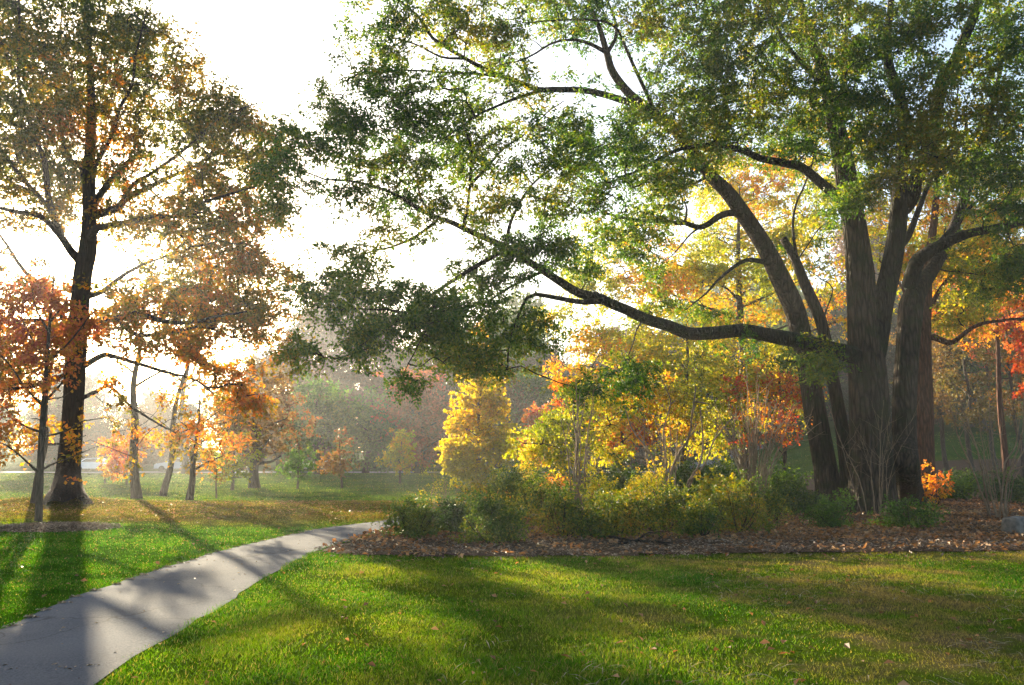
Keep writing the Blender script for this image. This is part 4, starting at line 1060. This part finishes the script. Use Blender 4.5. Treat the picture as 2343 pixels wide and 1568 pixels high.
px_tree('red_tree', 'small round red tree right of the bright yellow tree', 1215, 1085, 935, 34, M['red_leaf'], rng, .35, 'round', .1, d=55., L=.22, W=.08, dens=8, K=26, spread=.55, nl=8, clump_n=22)
for xx, dd, ty, lab in [(2162, 50, 640, 'thin grey trunked russet tree on the shaded bank, nearest the reddish trunk'), (2222, 46, 680, 'brown tree with a pale slim trunk on the shaded bank'), (2272, 54, 600, 'tall russet tree on the shaded bank behind the bare stems'), (2330, 47, 660, 'brown tree on the shaded bank at the right edge')]:
    px_tree('bank_tree', lab, xx, 1000, ty, 62, M['brown_leaf'] if xx != 2272 else M['pink_leaf'], rng, .3, 'tall', .14, d=float(dd), L=.18, W=.06, dens=3.2, K=26, spread=.8, nl=10, clump_n=26, bark=M['bark_grey'])
# larger trees along the road
px_tree('linden_tree', 'large hazy olive green tree with a dark straight trunk by the road', 730, 1088, 880, 78, M['green_leaf'], rng, .15, 'round', .35, d=74., L=.3, W=.11, dens=4, K=30, spread=1.1, nl=12, clump_n=40, bark=M['bark_dark'])
px_tree('linden_tree', 'large hazy blue green tree right of the dark straight trunk', 835, 1086, 895, 85, M['green_leaf'], rng, .12, 'round', .3, d=78., L=.3, W=.11, dens=4, K=30, spread=1.1, nl=12, clump_n=40, bark=M['bark_dark'])
px_tree('pink_tree', 'large hazy tree with a salmon pink crown behind the small conical tree', 968, 1086, 855, 85, M['pink_leaf'], rng, .15, 'round', .3, d=76., L=.3, W=.11, dens=4.6, K=30, spread=1.1, nl=12, clump_n=40, bark=M['bark_dark'])
px_tree('brown_tree', 'hazy russet tree right behind the bright yellow tree', 1090, 1086, 800, 100, M['brown_leaf'], rng, .12, 'tall', .3, d=82., L=.3, W=.11, dens=3.6, K=28, spread=1.2, nl=12, clump_n=40, bark=M['bark_grey'])
px_tree('olive_tree', 'hazy dull green tree filling the gap left of the weeping yellow crown', 1230, 1086, 870, 80, M['green_leaf'], rng, .08, 'round', .25, d=80., L=.3, W=.11, dens=4, K=28, spread=1.1, nl=10, clump_n=36, bark=M['bark_grey'])
px_tree('bronze_tree', 'bronze leaved hazy tree left of the olive green one by the road', 640, 1088, 860, 75, M['brown_leaf'], rng, .18, 'round', .28, d=77., L=.3, W=.11, dens=3.6, K=28, spread=1.1, nl=10, clump_n=36, bark=M['bark_grey'])

auto_tree('added_shade_tree', 'tall far tree added to shade the right lawn, behind the big left crown', on_ground(-30.5, 76.), 22., [(.6, 1.2), (.72, 3.6), (.84, 4.6), (.94, 3.4), (1., .8)], M['brown_leaf'], rng, r=.3, dens=1.5, K=34, spread=1.2, L=.28, W=.1, nl=12, clump_n=40)  # added behind the left crown, its high crown shaped to shade the right lawn

# ---- the wood beyond the road: copies of four trees
rng = np.random.default_rng(52)
protos = []
for i, (lm, R, H) in enumerate([(M['wood_leaf'], 5., 22.), (M['green_leaf'], 5.5, 20.), (M['wood_leaf'], 4., 24.), (M['wood_leaf'], 6., 17.), (M['dark_leaf'], 5., 17.)]):
    protos.append(auto_tree('woodland_tree', 'tall hazy tree in the wood beyond the road', on_ground(0, 110), H, [(.1, R * .5), (.4, R * .85), (.6, R), (.8, R * .8), (.95, R * .4), (1., .5)], lm, rng, r=.35, dens=2.8 if i < 4 else 1.5, K=44 if i < 4 else 34, spread=1.7, L=.34, W=.11, nl=12, clump_n=40 if i < 4 else 24, bark=M['bark_grey'], up=.6, group='woodland trees beyond the road', tips=.02))
spots = []
for row, (yy, dx) in enumerate([(100, 8.5), (113, 8.), (128, 8.5)]):
    xw = np.arange(-.72 * yy, .74 * yy, dx)
    for x_ in xw:
        spots.append((x_ + rng.normal() * 1.6, yy + rng.normal() * 3.))
for x_, y_ in [(33, 80), (40, 77), (47, 80), (56, 82), (60, 72), (23, 84), (29, 86), (37, 88), (64, 90), (45, 91)]:
    spots.append((x_ + rng.normal(), y_ + rng.normal()))
k = 0
for x_, y_ in spots:
    az = math.degrees(math.atan2(x_, y_))
    s = rng.uniform(.72, 1.05)
    if az < -17: s *= .55 if y_ < 120 else .75             # lower growth where the sun comes in
    elif az < -8: s *= .66 if y_ < 107 else 1.1
    elif az < 3: s *= .7 if y_ < 107 else 1.15
    i = int(rng.integers(0, 4)) if not (x_ > 19 and y_ < 96 and rng.random() < .6) else 4
    loc = on_ground(x_, y_); rz = rng.random() * 6.28
    if k < 5:
        r_ = protos[k]; r_.location = Vector(loc); r_.rotation_euler = (0, 0, rz); r_.scale = (s, s, s)
    else:
        dup(protos[i], loc, rz, s)
    k += 1

# ================================================================== shrubs
rng = np.random.default_rng(61)


def shrub(name, label, xd, yd, wd, hd, lm, n, L, W, rng, d=None, depth=.8, stems=9, group=None, clumps=16, stem_mat=None, low=.12, cat='shrub', K=14, spread=.2):
    b = G(xd, yd) if d is None else on_ground(P(xd, yd, d)[0], d)
    d = b[1]
    w = wd * PXM * d / 2; h = hd * PXM * d
    root = thing(name, label, cat, b, group)
    mb = MB(); ends = []
    for i in range(stems):
        a = rng.random() * 6.28; q = rng.uniform(.3, .9)
        e = b + np.array([math.cos(a) * w * q, math.sin(a) * w * q * depth, h * rng.uniform(.5, .85)])
        p0 = b + np.array([rng.normal() * .08 * w, rng.normal() * .08 * w, -.03])
        m_ = p0 * .45 + e * .55 + np.array([0, 0, -.08 * h])
        c = catmull(np.array([p0, m_, e]), .12)
        mb.add(*tube(c, np.linspace(.012, .005, len(c)), 5)); ends.append(c)
    ns = n // K
    u = unit(rng.normal(size=(clumps, 3))); u[:, 2] = np.abs(u[:, 2])
    cc = b + u * (rng.random((clumps, 1)) ** .4) * np.array([w * .85, w * depth * .85, h * .85]) + [0, 0, low * h]
    T = cc[rng.integers(0, clumps, ns)] + rng.normal(size=(ns, 3)) * np.array([.24 * w, .24 * w, .13 * h])
    T[:, 2] = np.maximum(T[:, 2], b[2] + .04)
    tw, load, D = grow(np.concatenate(ends), T, rng, .3)
    for pts in tw:
        mb.add(*tube(pts, np.linspace(.005, .0025, 5), 3))
    mb.build('branchwork', stem_mat or M['twig'], root, b, True)
    v, f = spray_leaves(T, unit(D + [0, 0, .4]), K, spread, L, W, rng, .9, .02, 4, .12)
    v[:, 2] = np.maximum(v[:, 2], b[2] + .005)
    mb = MB(); mb.add(v, f)
    mb.build('foliage', lm, root, b)
    return root


SL, SD, LM_, RH = M['shrub_leaf'], M['shrub_dark'], M['lime_leaf'], M['rhodo_leaf']
shrub('evergreen_shrub', 'dark low evergreen shrub nearest the path at the tip of the bed', 945, 1232, 130, 80, SD, 4420, .066, .02, rng, stems=14)
shrub('evergreen_shrub', 'upright dark shrub standing right of the tip shrub before the lawn', 1040, 1222, 95, 95, SD, 3570, .066, .02, rng)
shrub('evergreen_shrub', 'loose olive green shrub spreading onto the mulch, front of the left group', 1125, 1246, 160, 105, SL, 5525, .066, .02, rng)
shrub('evergreen_shrub', 'tall dark shrub at the back of the left group, tops in sun', 1165, 1190, 150, 120, SD, 6500, .065, .018, rng)
shrub('evergreen_shrub', 'sunlit bronze green shrub highest behind the left group', 1215, 1165, 130, 110, SL, 5200, .065, .02, rng)
shrub('evergreen_shrub', 'low mid green shrub in the middle of the bed beneath the thin upright stems', 1290, 1232, 170, 100, SL, 5525, .066, .02, rng)
shrub('evergreen_shrub', 'wide speckled olive shrub in front of the fan of bare stems', 1430, 1232, 190, 130, SL, 7650, .066, .02, rng, clumps=22)
shrub('evergreen_shrub', 'dense green shrub right of the wide speckled one', 1535, 1215, 130, 105, SL, 4420, .066, .02, rng)
shrub('evergreen_shrub', 'airy olive shrub under the brown twiggy bush', 1690, 1222, 150, 115, SL, 4760, .066, .02, rng)
shrub('evergreen_shrub', 'small airy shrub left of the oak foot with pale twigs', 1770, 1200, 90, 80, SL, 2600, .05, .014, rng)
shrub('evergreen_shrub', 'leafy bright green shrub directly left of the big oak foot', 1905, 1212, 130, 75, RH, 4200, .065, .018, rng)
shrub('evergreen_shrub', 'leafy low shrub in front of the right oak trunk', 2085, 1212, 160, 68, RH, 4200, .065, .018, rng)
for xx, yy, ww, hh, lm_, nn, lab in [(1085, 1210, 110, 85, SL, 3200, 'loose yellow green shrub between the two dark left shrubs, half behind them'), (1240, 1205, 130, 115, SL, 4000, 'taller loose shrub with sunlit tips left of the thin upright stems'), (1370, 1200, 130, 110, LM_, 2600, 'yellow green open shrub behind the low middle shrub'), (1605, 1235, 120, 85, SL, 3000, 'sprawling low olive shrub at the mulch edge before the big leaved golden shrub'), (1490, 1200, 110, 120, LM_, 2200, 'tall open yellow green shrub around the foot of the fan of bare stems')]:
    shrub('evergreen_shrub', lab, xx, yy, ww, hh, lm_, nn, .062, .019, rng, stems=15, clumps=24, low=.2)
shrub('pale_shrub', 'sparse pale yellow green shrub with visible twigs over the path bend', 985, 1196, 110, 105, LM_, 420, .05, .015, rng, stems=16, stem_mat=M['stem'], low=.35, K=6)
shrub('bigleaf_shrub', 'big leaved golden shrub glowing in front of the brown twiggy bush', 1645, 1200, 110, 100, LM_, 900, .15, .045, rng, low=.25, K=7, spread=.22)
shrub('bigleaf_shrub', 'big leaved yellow shrub behind the wide speckled shrub', 1465, 1180, 110, 90, LM_, 800, .13, .04, rng, low=.25, K=7, spread=.22)
shrub('orange_shrub', 'peach orange low shrub sunlit behind the left group, beside the thin stems', 1275, 1150, 80, 75, M['orange_leaf'], 1800, .09, .03, rng, K=9)
shrub('orange_shrub', 'low orange bush at the foot of the thin upright stems', 1365, 1150, 70, 45, M['orange_leaf'], 1100, .09, .03, rng, K=9)
shrub('orange_seedling', 'little bright orange seedling right of the oak trunk', 2140, 1160, 78, 85, M['orange_leaf'], 620, .13, .035, rng, stems=4, low=.25, K=8, spread=.16)
shrub('rhododendron', 'rounded dark green rhododendron left of the fan of bare stems', 1425, 1120, 120, 110, SD, 5200, .11, .03, rng, d=27., K=12, spread=.25)
shrub('rhododendron', 'bright green rhododendron behind the fan of bare stems', 1560, 1115, 130, 100, RH, 5200, .11, .03, rng, d=28., K=12, spread=.25)
shrub('rhododendron', 'wide bright green rhododendron between the two twiggy bushes', 1650, 1115, 110, 90, RH, 4600, .11, .03, rng, d=28., K=12, spread=.25)
shrub('rhododendron', 'bright green rhododendron left of the leaning trunk', 1790, 1115, 120, 100, RH, 4600, .11, .03, rng, d=28., K=12, spread=.25)
shrub('rhododendron', 'low dark rhododendron before the leaning trunk foot', 1830, 1150, 110, 60, SD, 3600, .09, .025, rng, d=24.5, K=12, spread=.22)
shrub('rhododendron', 'low green shrub row right of the reddish trunk', 2190, 1115, 120, 50, RH, 3600, .11, .03, rng, d=34., K=12, spread=.25)
shrub('rhododendron', 'dark green shrub behind the bare stems at the right edge', 2300, 1120, 120, 70, SD, 3600, .11, .03, rng, d=31., K=12, spread=.25)
shrub('bank_shrub', 'dark shrub on the shaded bank right of the reddish trunk', 2210, 1070, 110, 50, SD, 3000, .13, .04, rng, d=42., K=12, spread=.3)


def stem_fan(name, label, xd, yd, d, stems, lm=None, T=None, K=8, group=None, side=3, leaf=(.06, .02)):
    """bare many-stemmed bush; stems given as lists of measured points leaving the base"""
    b = on_ground(P(xd, yd, d)[0], d)
    root = thing(name, label, 'shrub', b, group)
    pts = []
    for i, (xy, r0) in enumerate(stems):
        mb = MB()
        q = ptsd([(x, y_, d + (j / max(1, len(xy) - 1)) * ((i * 37 % 17) / 17 - .5) * 2.2, 0) for j, (x, y_) in enumerate(xy)])[:, :3]
        q[0] = b + np.array([q[0][0] - b[0], rng.normal() * .08, -.03])
        c = catmull(q, .15)
        c[1:] += np.cumsum(rng.normal(size=(len(c) - 1, 3)) * .008, 0)
        r0 = r0 * 1.25; rr = np.linspace(r0, r0 * .35, len(c))
        mb.add(*tube(c, rr, 6)); pts.append(c[len(c) // 3:])
        for s_ in range(side):
            k = int(rng.uniform(.35, .95) * (len(c) - 1)); p0 = c[k]
            dr = unit(unit(c[min(k + 1, len(c) - 1)] - c[k - 1]) + rng.normal(size=3) * .6)
            Ls = rng.uniform(.3, .9)
            cc = np.array([p0, p0 + dr * Ls * .5 + rng.normal(size=3) * .04, p0 + dr * Ls + [0, 0, .06]])
            mb.add(*tube(cc, np.array([.45, .3, .15]) * r0, 4)); pts.append(cc[1:])
        mb.build('stem', M['stem'], root, b, True)
    if lm is not None:
        T = mass_points(T[0], T[1], rng)
        tw, load, D = grow(np.concatenate(pts), T, rng, .2)
        mb = MB()
        for p_ in tw: mb.add(*tube(p_, np.linspace(.005, .0025, 5), 3), 1)
        v, f = spray_leaves(T, D, K, .22, leaf[0], leaf[1], rng, .8, .05, 4, .1)
        mb.add(v, f); mb.build('foliage', [lm, M['stem']], root, b)
    return root


def fan(xb, yb, n, spreadx, topy, r, jitter=20, curve=.3):
    out = []
    for i in range(n):
        f = (i + .5) / n * 2 - 1
        xt = xb + f * spreadx + rng.normal() * jitter * .5
        yt = topy + abs(f) * 45 + rng.normal() * 25
        x0 = xb + f * 12
        xm = x0 + (xt - x0) * (.5 - curve * .4) + rng.normal() * 7
        out.append(([(x0, yb), (x0 + (xm - x0) * .45, yb + (yt - yb) * .3), (xm, yb + (yt - yb) * .62), (xt, yt)], r * rng.uniform(.6, 1.1)))
    return out


d = 20.5
stem_fan('bare_shrub', 'clump of thin upright stems rising straight from the left shrubs', 1322, 1165, d, fan(1322, 1165, 9, 42, 900, .022, 14), LM_, ([(1320, 1000, d, 45, 60, .5), (1300, 940, d, 40, 40, .5)], 8), 7)
d = 21.5
st = [([(1530, 1165), (1530, 1100), (1548, 1040), (1572, 1000), (1580, 940), (1590, 880)], .042), ([(1545, 1165), (1575, 1100), (1600, 1060), (1608, 1000), (1600, 930)], .03), ([(1548, 1165), (1590, 1090), (1615, 1060), (1640, 1000), (1690, 940)], .026),
      ([(1520, 1165), (1500, 1090), (1490, 1040), (1450, 990), (1430, 930)], .03), ([(1518, 1160), (1480, 1060), (1470, 1000), (1440, 960)], .02), ([(1530, 1160), (1525, 1050), (1520, 990), (1535, 920), (1500, 850)], .025)] + fan(1530, 1165, 7, 110, 930, .015, 25)
stem_fan('bare_shrub', 'fan of bare grey brown stems, thickest stem bending right, middle of the bed', 1530, 1168, d, st, M['gold_leaf'], ([(1540, 930, d, 90, 45, .8), (1470, 960, d, 50, 35, .6), (1600, 960, d, 50, 40, .6)], 5), 6)
d = 22.
stem_fan('twiggy_bush', 'dense rusty brown twiggy bush left of the leaning trunk', 1725, 1170, d, fan(1725, 1170, 26, 125, 905, .017, 30) + fan(1725, 1170, 8, 60, 880, .022, 20), M['orange_leaf'], ([(1700, 960, d, 110, 60, .9), (1790, 980, d, 50, 40, .6), (1640, 990, d, 50, 40, .6)], 5), 5, side=5)
d = 22.5
st = [([(2275, 1200), (2230, 1090), (2195, 1000), (2170, 900)], .024), ([(2280, 1200), (2245, 1060), (2215, 960), (2185, 880), (2170, 860)], .026), ([(2285, 1200), (2262, 1090), (2250, 1000), (2245, 930)], .016), ([(2290, 1200), (2295, 1100), (2300, 1060), (2325, 1020), (2335, 960)], .026), ([(2298, 1200), (2302, 1110), (2330, 1050), (2380, 960)], .02),
      ([(2292, 1200), (2290, 1110), (2275, 1040), (2265, 950), (2262, 900)], .02), ([(2300, 1200), (2312, 1090), (2345, 1000), (2350, 900)], .02)] + fan(2288, 1200, 6, 100, 950, .012, 20)
stem_fan('bare_shrub', 'tall fan of bare stems beside the grey stone at the right edge', 2288, 1202, d, st, M['red_leaf'], ([(2240, 930, d, 60, 30, .6, .5)], 4), 3)
d = 23.2
stem_fan('bare_shrub', 'leafless pale twigs standing right in front of the big oak trunk', 2015, 1168, d, fan(2012, 1168, 9, 90, 930, .008, 20) + [([(1985, 1168), (1960, 1090), (1920, 1010), (1895, 930)], .014), ([(1978, 1168), (1945, 1080), (1925, 1000)], .012)], side=5)
d = 19.5
stem_fan('bare_shrub', 'leafless spindly twigs above the path bend behind the tip shrub', 1030, 1195, d, fan(1030, 1195, 7, 55, 1085, .007, 14))

# ================================================================== small things
# stone
b = G(2331, 1226)
rs = np.random.default_rng(9)
me = bpy.data.meshes.new('stone'); import bmesh
bm = bmesh.new()
bmesh.ops.create_cube(bm, size=1.)
bmesh.ops.subdivide_edges(bm, edges=bm.edges[:], cuts=5, use_grid_fill=True)
for v_ in bm.verts:
    p_ = v_.co.copy()
    q_ = p_.normalized() * .58
    p_ = p_.lerp(q_, .35)
    k_ = 1 + .10 * (vnoise(np.array([p_.x * 4 + 9]), np.array([p_.y * 4 + p_.z * 3 + 5]))[0] - .5) + .06 * (vnoise(np.array([p_.x * 11 + 2]), np.array([p_.z * 11 + p_.y * 7]))[0] - .5)
    v_.co = Vector((p_.x * .5 * k_, p_.y * .42 * k_, p_.z * .46 * k_ + .18))
bm.to_mesh(me); bm.free()
me.materials.append(simple_mat('granite', (.13, .115, .10), .85, nscale=9., amt=.45, bump=.5))
for p_ in me.polygons: p_.use_smooth = True
o = bpy.data.objects.new('stone', me); COL.objects.link(o); o.location = Vector(b); o.rotation_euler = (0, 0, .3)
tag(o, 'squat grey boulder on the leaf litter at the right edge', 'stone')

# fallen branch
b = G(1480, 1252)
root = thing('fallen_branch', 'dark fallen branch with forks lying on the mulch before the wide shrub', 'branch', b)
mb = MB()
def gp(x, y, up=.06): return G(x, y) + np.array([0, 0, up])
for xy, r0, r1 in [([(1395, 1262, .05), (1450, 1250, .12), (1500, 1249, .1), (1560, 1247, .05)], .035, .01), ([(1455, 1250, .12), (1485, 1244, .2), (1525, 1238, .22)], .02, .006), ([(1440, 1252, .1), (1455, 1262, .04), (1490, 1266, .03)], .022, .008), ([(1500, 1249, .1), (1530, 1254, .04), (1580, 1257, .03)], .016, .006), ([(1395, 1240, .1), (1415, 1246, .12), (1440, 1251, .1)], .03, .02)]:
    c = catmull(np.array([gp(*q) for q in xy]), .08)
    c[1:] += np.cumsum(np.random.default_rng(len(c)).normal(size=(len(c) - 1, 3)) * .006, 0)
    mb.add(*tube(c, np.linspace(r0, r1, len(c)), 7, rough=.06, cap=True))
mb.build('limb', M['bark_dark'], root, b, True)

# litter bin by the road
b = on_ground(P(953, 1080, 76.)[0], 76.)
root = thing('litter_bin', 'small dark litter bin by the road right of the conical tree', 'bin', b)
mb = MB()
zs = np.array([[0, 0, .05], [0, 0, .1], [0, 0, .85], [0, 0, .9]])
mb.add(*tube(zs + b, [.26, .28, .3, .31], 20, cap=True)); mb.build('body', simple_mat('bin_black', (.02, .022, .02), .5, nscale=8.), root, b, True)
mb = MB(); mb.add(*tube(np.array([[0, 0, .9], [0, 0, .97], [0, 0, 1.05], [0, 0, 1.08]]) + b, [.33, .33, .22, .05], 20, cap=True)); mb.build('lid', simple_mat('bin_lid', (.025, .027, .025), .4, nscale=8.), root, b, True)

# rail fence by the road
def box(mb, c, s, rz=0.):
    c = np.asarray(c, float); s = np.asarray(s, float) / 2
    v = np.array([[x, y, z] for x in (-1, 1) for y in (-1, 1) for z in (-1, 1)]) * s
    cs, sn = math.cos(rz), math.sin(rz)
    v = np.column_stack([v[:, 0] * cs - v[:, 1] * sn, v[:, 0] * sn + v[:, 1] * cs, v[:, 2]]) + c
    mb.add(v, np.array([[0, 1, 3, 2], [4, 6, 7, 5], [0, 4, 5, 1], [2, 3, 7, 6], [0, 2, 6, 4], [1, 5, 7, 3]]))


fm = simple_mat('fence_wood', (.1, .085, .07), .8, nscale=5.)
x0 = P(965, 1080, 90.)[0]; b = on_ground(x0, 90.)
root = thing('rail_fence', 'dark wooden post and rail fence beyond the road behind the yellow tree', 'fence', b)
for k in range(9):
    q = on_ground(x0 + k * 2.4, 90.); mb = MB(); box(mb, q + [0, 0, .6], (.14, .14, 1.3)); mb.build('post', fm, root, b)
    if k < 8:
        q2 = on_ground(x0 + (k + 1) * 2.4, 90.)
        for hz in (.45, .95):
            mb = MB(); mb.add(*tube(np.array([q + [0, -.09, hz], (q + q2) / 2 + [0, -.09, hz], q2 + [0, -.09, hz]]), [.05] * 3, 6, cap=True)); mb.build('rail', fm, root, b)


# cars on the far road
def car(label, x, y, rz, col):
    b = on_ground(x, y); b[2] += .03
    root = thing('parked_car', label, 'car', (0, 0, 0))
    prof = np.array([(-2.15, .35), (-2.2, .7), (-2.1, .92), (-1.45, 1.0), (-.85, 1.42), (.35, 1.45), (1.1, .98), (1.95, .86), (2.18, .68), (2.18, .35)])
    n = len(prof); mb = MB()
    secs = []
    for yy, sc in ((-.86, .0), (-.82, 1.), (.82, 1.), (.86, .0)):
        q = prof.copy(); w_ = np.where(q[:, 1] > 1.05, .62 / .82, 1.)
        if sc == 0: q = (q - [0, .7]) * .96 + [0, .7]
        secs.append(np.column_stack([q[:, 0], yy * w_, q[:, 1]]))
    v = np.concatenate(secs)
    f = []
    for s_ in range(3):
        for k in range(n): f.append([s_ * n + k, s_ * n + (k + 1) % n, (s_ + 1) * n + (k + 1) % n, (s_ + 1) * n + k])
    mb.add(v, [np.array(f), np.array([list(range(n - 1, -1, -1)), list(range(3 * n, 4 * n))])])
    mb.build('body', simple_mat('car_paint', col, .25, .0, .5, 3., .05), root)
    gl = simple_mat('car_glass', (.02, .025, .03), .08, 0, .6)
    for sy in (-1, 1):
        mb = MB(); a_ = np.array([(-1.2, 1.03), (-.78, 1.36), (.3, 1.39), (.85, 1.03)])
        yo = np.array([.83, .655, .655, .83]) * sy + .02 * sy
        mb.add(np.column_stack([a_[:, 0], yo, a_[:, 1]]), np.array([[0, 1, 2, 3]] if sy < 0 else [[3, 2, 1, 0]])); mb.build('window', gl, root)
    mb = MB(); mb.add(np.array([[.48, -.6, 1.41], [.48, .6, 1.41], [1.06, .78, 1.03], [1.06, -.78, 1.03]]) + [.03, 0, .015], np.array([[0, 1, 2, 3]])); mb.build('windscreen', gl, root)
    for wx in (-1.35, 1.35):
        for wy in (-.8, .8):
            mb = MB(); mb.add(*tube(np.array([[wx, wy - .1, .32], [wx, wy - .09, .32], [wx, wy + .09, .32], [wx, wy + .1, .32]]), [.26, .32, .32, .26], 20, cap=True)); mb.build('wheel', simple_mat('tyre', (.02, .02, .02), .8), root)
    for hy in (-.6, .6):
        mb = MB(); box(mb, (2.17, hy, .68), (.06, .32, .14)); mb.build('headlight', simple_mat('lamp_glass', (.6, .6, .6), .2), root)
    root.location = Vector(b); root.rotation_euler = (0, 0, rz)
    return root


car('white car on the far road behind the left sapling', P(712, 1084, 83.)[0], 84.3, math.pi, (.75, .76, .78))
car('pale silver car on the far road between the two hazy slim trunks', P(395, 1084, 83.)[0], 84.3, math.pi, (.5, .53, .58))
car('white car on the far road right of the big dark trunk', P(205, 1078, 83.)[0], 84.3, 0, (.72, .75, .8))

# ================================================================== haze, light, camera
m, nt, out = new_mat('haze_air')
pv = node(nt, 'ShaderNodeVolumePrincipled')
pv.inputs['Color'].default_value = (.9, .94, 1., 1); pv.inputs['Density'].default_value = HAZE = .0009
pv.inputs['Anisotropy'].default_value = .5
nt.links.new(pv.outputs[0], out.inputs['Volume'])
mb = MB(); box(mb, (0, 98, 18.5), (362, 262, 42)); o = mb.build('haze', m); tag(o, 'pale morning haze over the whole park', 'haze', kind='stuff')

sdir = SDIR
elev = math.asin(sdir[2]); azim = math.atan2(sdir[0], sdir[1])
w = bpy.data.worlds.new('World'); scene.world = w; w.use_nodes = True
nt = w.node_tree
sky = nt.nodes.new('ShaderNodeTexSky'); sky.sky_type = 'NISHITA'; sky.sun_disc = False
sky.sun_elevation = elev; sky.sun_rotation = azim; sky.air_density = 1.; sky.dust_density = 2.; sky.ozone_density = 1.
bg = nt.nodes['Background']; bg.inputs['Strength'].default_value = .085
nt.links.new(sky.outputs[0], bg.inputs['Color'])
sun = bpy.data.lights.new('sun', 'SUN'); sun.energy = 5.; sun.angle = math.radians(.55); sun.color = (1., .83, .56)
so = bpy.data.objects.new('sun', sun); COL.objects.link(so)
so.rotation_euler = Vector(-sdir).to_track_quat('-Z', 'Y').to_euler()

cam = bpy.data.cameras.new('camera'); cam.sensor_width = 36.; cam.lens = F / 1024 * 36.; cam.clip_end = 1000.; cam.clip_start = .05
co = bpy.data.objects.new('camera', cam); COL.objects.link(co)
co.location = (0, 0, CAMZ); co.rotation_euler = (math.pi / 2 + PITCH, 0, 0)
scene.camera = co

scene.view_settings.view_transform = 'Standard'; scene.view_settings.look = 'None'
scene.view_settings.exposure = 2.3; scene.view_settings.gamma = 1.
cy = scene.cycles
cy.use_denoising = True; cy.denoiser = 'OPENIMAGEDENOISE'; cy.denoising_prefilter = 'ACCURATE'
cy.max_bounces = 8; cy.diffuse_bounces = 4; cy.transmission_bounces = 6; cy.glossy_bounces = 2; cy.volume_bounces = 1; cy.transparent_max_bounces = 8
cy.sample_clamp_indirect = 6.
cy.use_adaptive_sampling = True; cy.adaptive_threshold = .015
